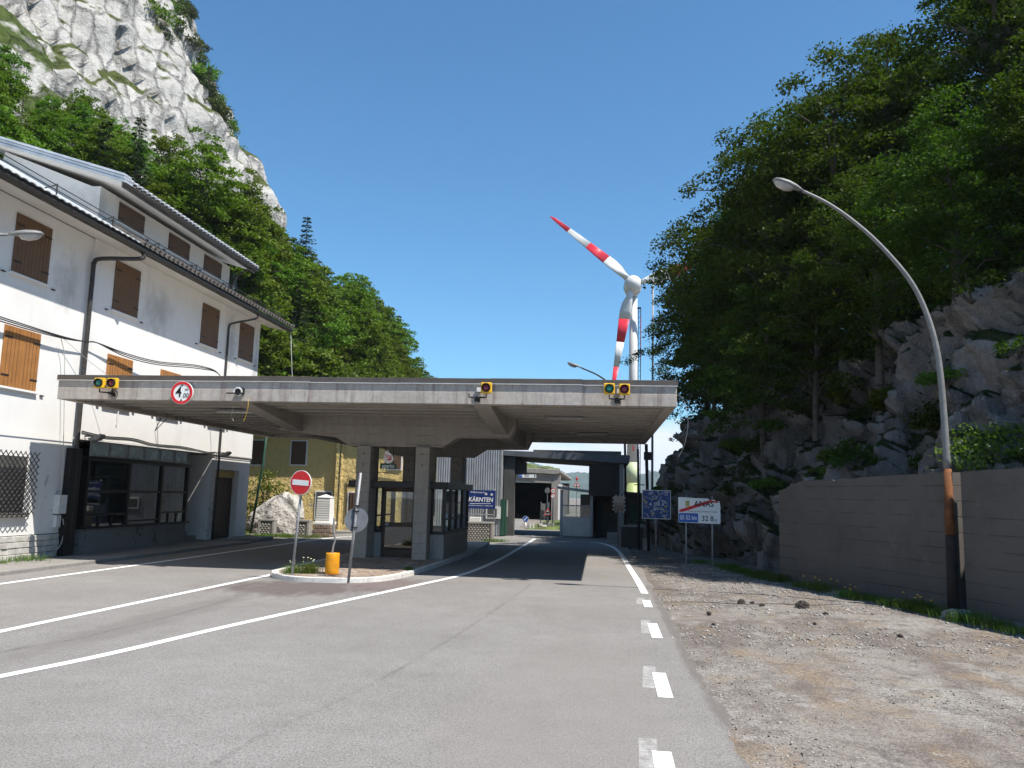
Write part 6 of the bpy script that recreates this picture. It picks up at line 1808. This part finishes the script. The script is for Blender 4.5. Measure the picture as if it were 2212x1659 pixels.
# ---------------------------------------------------------------- thin summer haze round the whole place
hz_ = bpy.data.materials.new('haze_air'); hz_.use_nodes = True
_t = hz_.node_tree; _t.nodes.clear(); _o = _t.nodes.new('ShaderNodeOutputMaterial'); _v = _t.nodes.new('ShaderNodeVolumePrincipled')
_v.inputs['Color'].default_value = (.75, .87, 1.0, 1); _v.inputs['Density'].default_value = .00015; _v.inputs['Anisotropy'].default_value = .1
_t.links.new(_v.outputs[0], _o.inputs['Volume']); M['haze_air'] = hz_
MB().box(-2700, -500, -75, 2700, 3700, 160).build('haze', 'haze_air', kind='stuff')
# ---------------------------------------------------------------- labels that tell the repeated plants apart by where they stand
def pix(p):
    d = Vector(p) - Vector((0, 0, 2.2)); z = d.dot(_f)
    return (.5 + d.dot(_r2) / z * 1777.1 / 2212, .5 - d.dot(_u2) / z * 1777.1 / 1659) if z > 0 else (9, 9)
def zone_left(p):
    x, y = pix(p)
    if x < .05: a = 'by left picture edge'
    elif x < .12: a = 'above white roof'
    elif x < .19: a = 'above the dormer'
    elif x < .25: a = 'behind the dormer'
    elif x < .30: a = 'right of gable'
    elif x < .36: a = 'past dead bush'
    else: a = 'at slope foot'
    b = 'high' if y < .22 else 'midway' if y < .36 else 'low'
    return b, a
for o in list(SC.objects):
    g = o.get('group')
    if g in ('trees on the wooded left slope', 'scrub on the limestone cliff'):
        b, a = zone_left(o.location)
        kind = {'beech_tree': 'green beech on left slope', 'spruce_tree': 'dark spruce on left slope', 'larch_tree': 'thin larch on left slope', 'cliff_fir': 'little fir on pale cliff', 'cliff_shrub': 'scrub on pale cliff'}[o.name.split('.')[0]]
        sz = '' if g.startswith('scrub') else ('small ' if o.scale.x < .67 else 'large ' if o.scale.x > .78 else '')
        o['label'] = ' '.join((sz + kind + ', ' + b + ' ' + a).split()[:16])
    elif g in ('trees of the wood above the right rock face', 'undergrowth on the right rock face'):
        x, y = pix(o.location)
        a = 'next to the canopy end' if x < .68 else 'left of the street lamp head' if x < .76 else 'behind the street lamp arch' if x < .86 else 'behind the lamp post' if x < .95 else 'at the right picture edge'
        kind = {'beech_tree': 'leafy beech in right wood', 'spruce_tree': 'tall dark spruce in right wood', 'young_beech': 'young beech at the rock edge', 'ledge_shrub': 'dark shrub on the rock face', 'ledge_tuft': 'grassy tuft on the rock face'}[o.name.split('.')[0]]
        b = 'near the road' if o.location.y < 33 else 'farther back'
        if kind.endswith('rock face'): b = 'low on it' if o.location.z < 3.5 else 'half way up it' if o.location.z < 5.5 else 'near its top'
        else: b += ', high' if o.location.z > 12 else ', low'
        o['label'] = ' '.join((kind + ', ' + b + ', ' + a).split()[:16])

same = {}
for o in SC.objects:
    if o.parent is None and o.get('group') and o.get('label'): same.setdefault(o['label'], []).append(o)
ORD = ['leftmost one', 'second from left', 'third from left', 'fourth from left', 'fifth from left', 'sixth from left', 'seventh from left', 'eighth from left', 'ninth from left', 'tenth from left', 'eleventh from left', 'twelfth from left', 'thirteenth from left', 'fourteenth from left', 'fifteenth from left', 'sixteenth from left', 'seventeenth from left', 'eighteenth from left']
ROW = ['top row', 'second row', 'third row', 'fourth row', 'fifth row', 'sixth row']
for lab_, os_ in same.items():
    if len(os_) < 2: continue
    nr = min(6, (len(os_) + 13) // 14)
    os_.sort(key=lambda o: pix(o.location)[1])
    for r_ in range(nr):
        row = os_[len(os_) * r_ // nr:len(os_) * (r_ + 1) // nr]
        row.sort(key=lambda o: pix(o.location)[0])
        for k, o in enumerate(row):
            if len(row) > 1 and k < len(ORD): o['label'] = ' '.join(lab_.split()[:13 if nr == 1 else 11]) + ', ' + (ROW[r_] + ' ' if nr > 1 else '') + ORD[k]
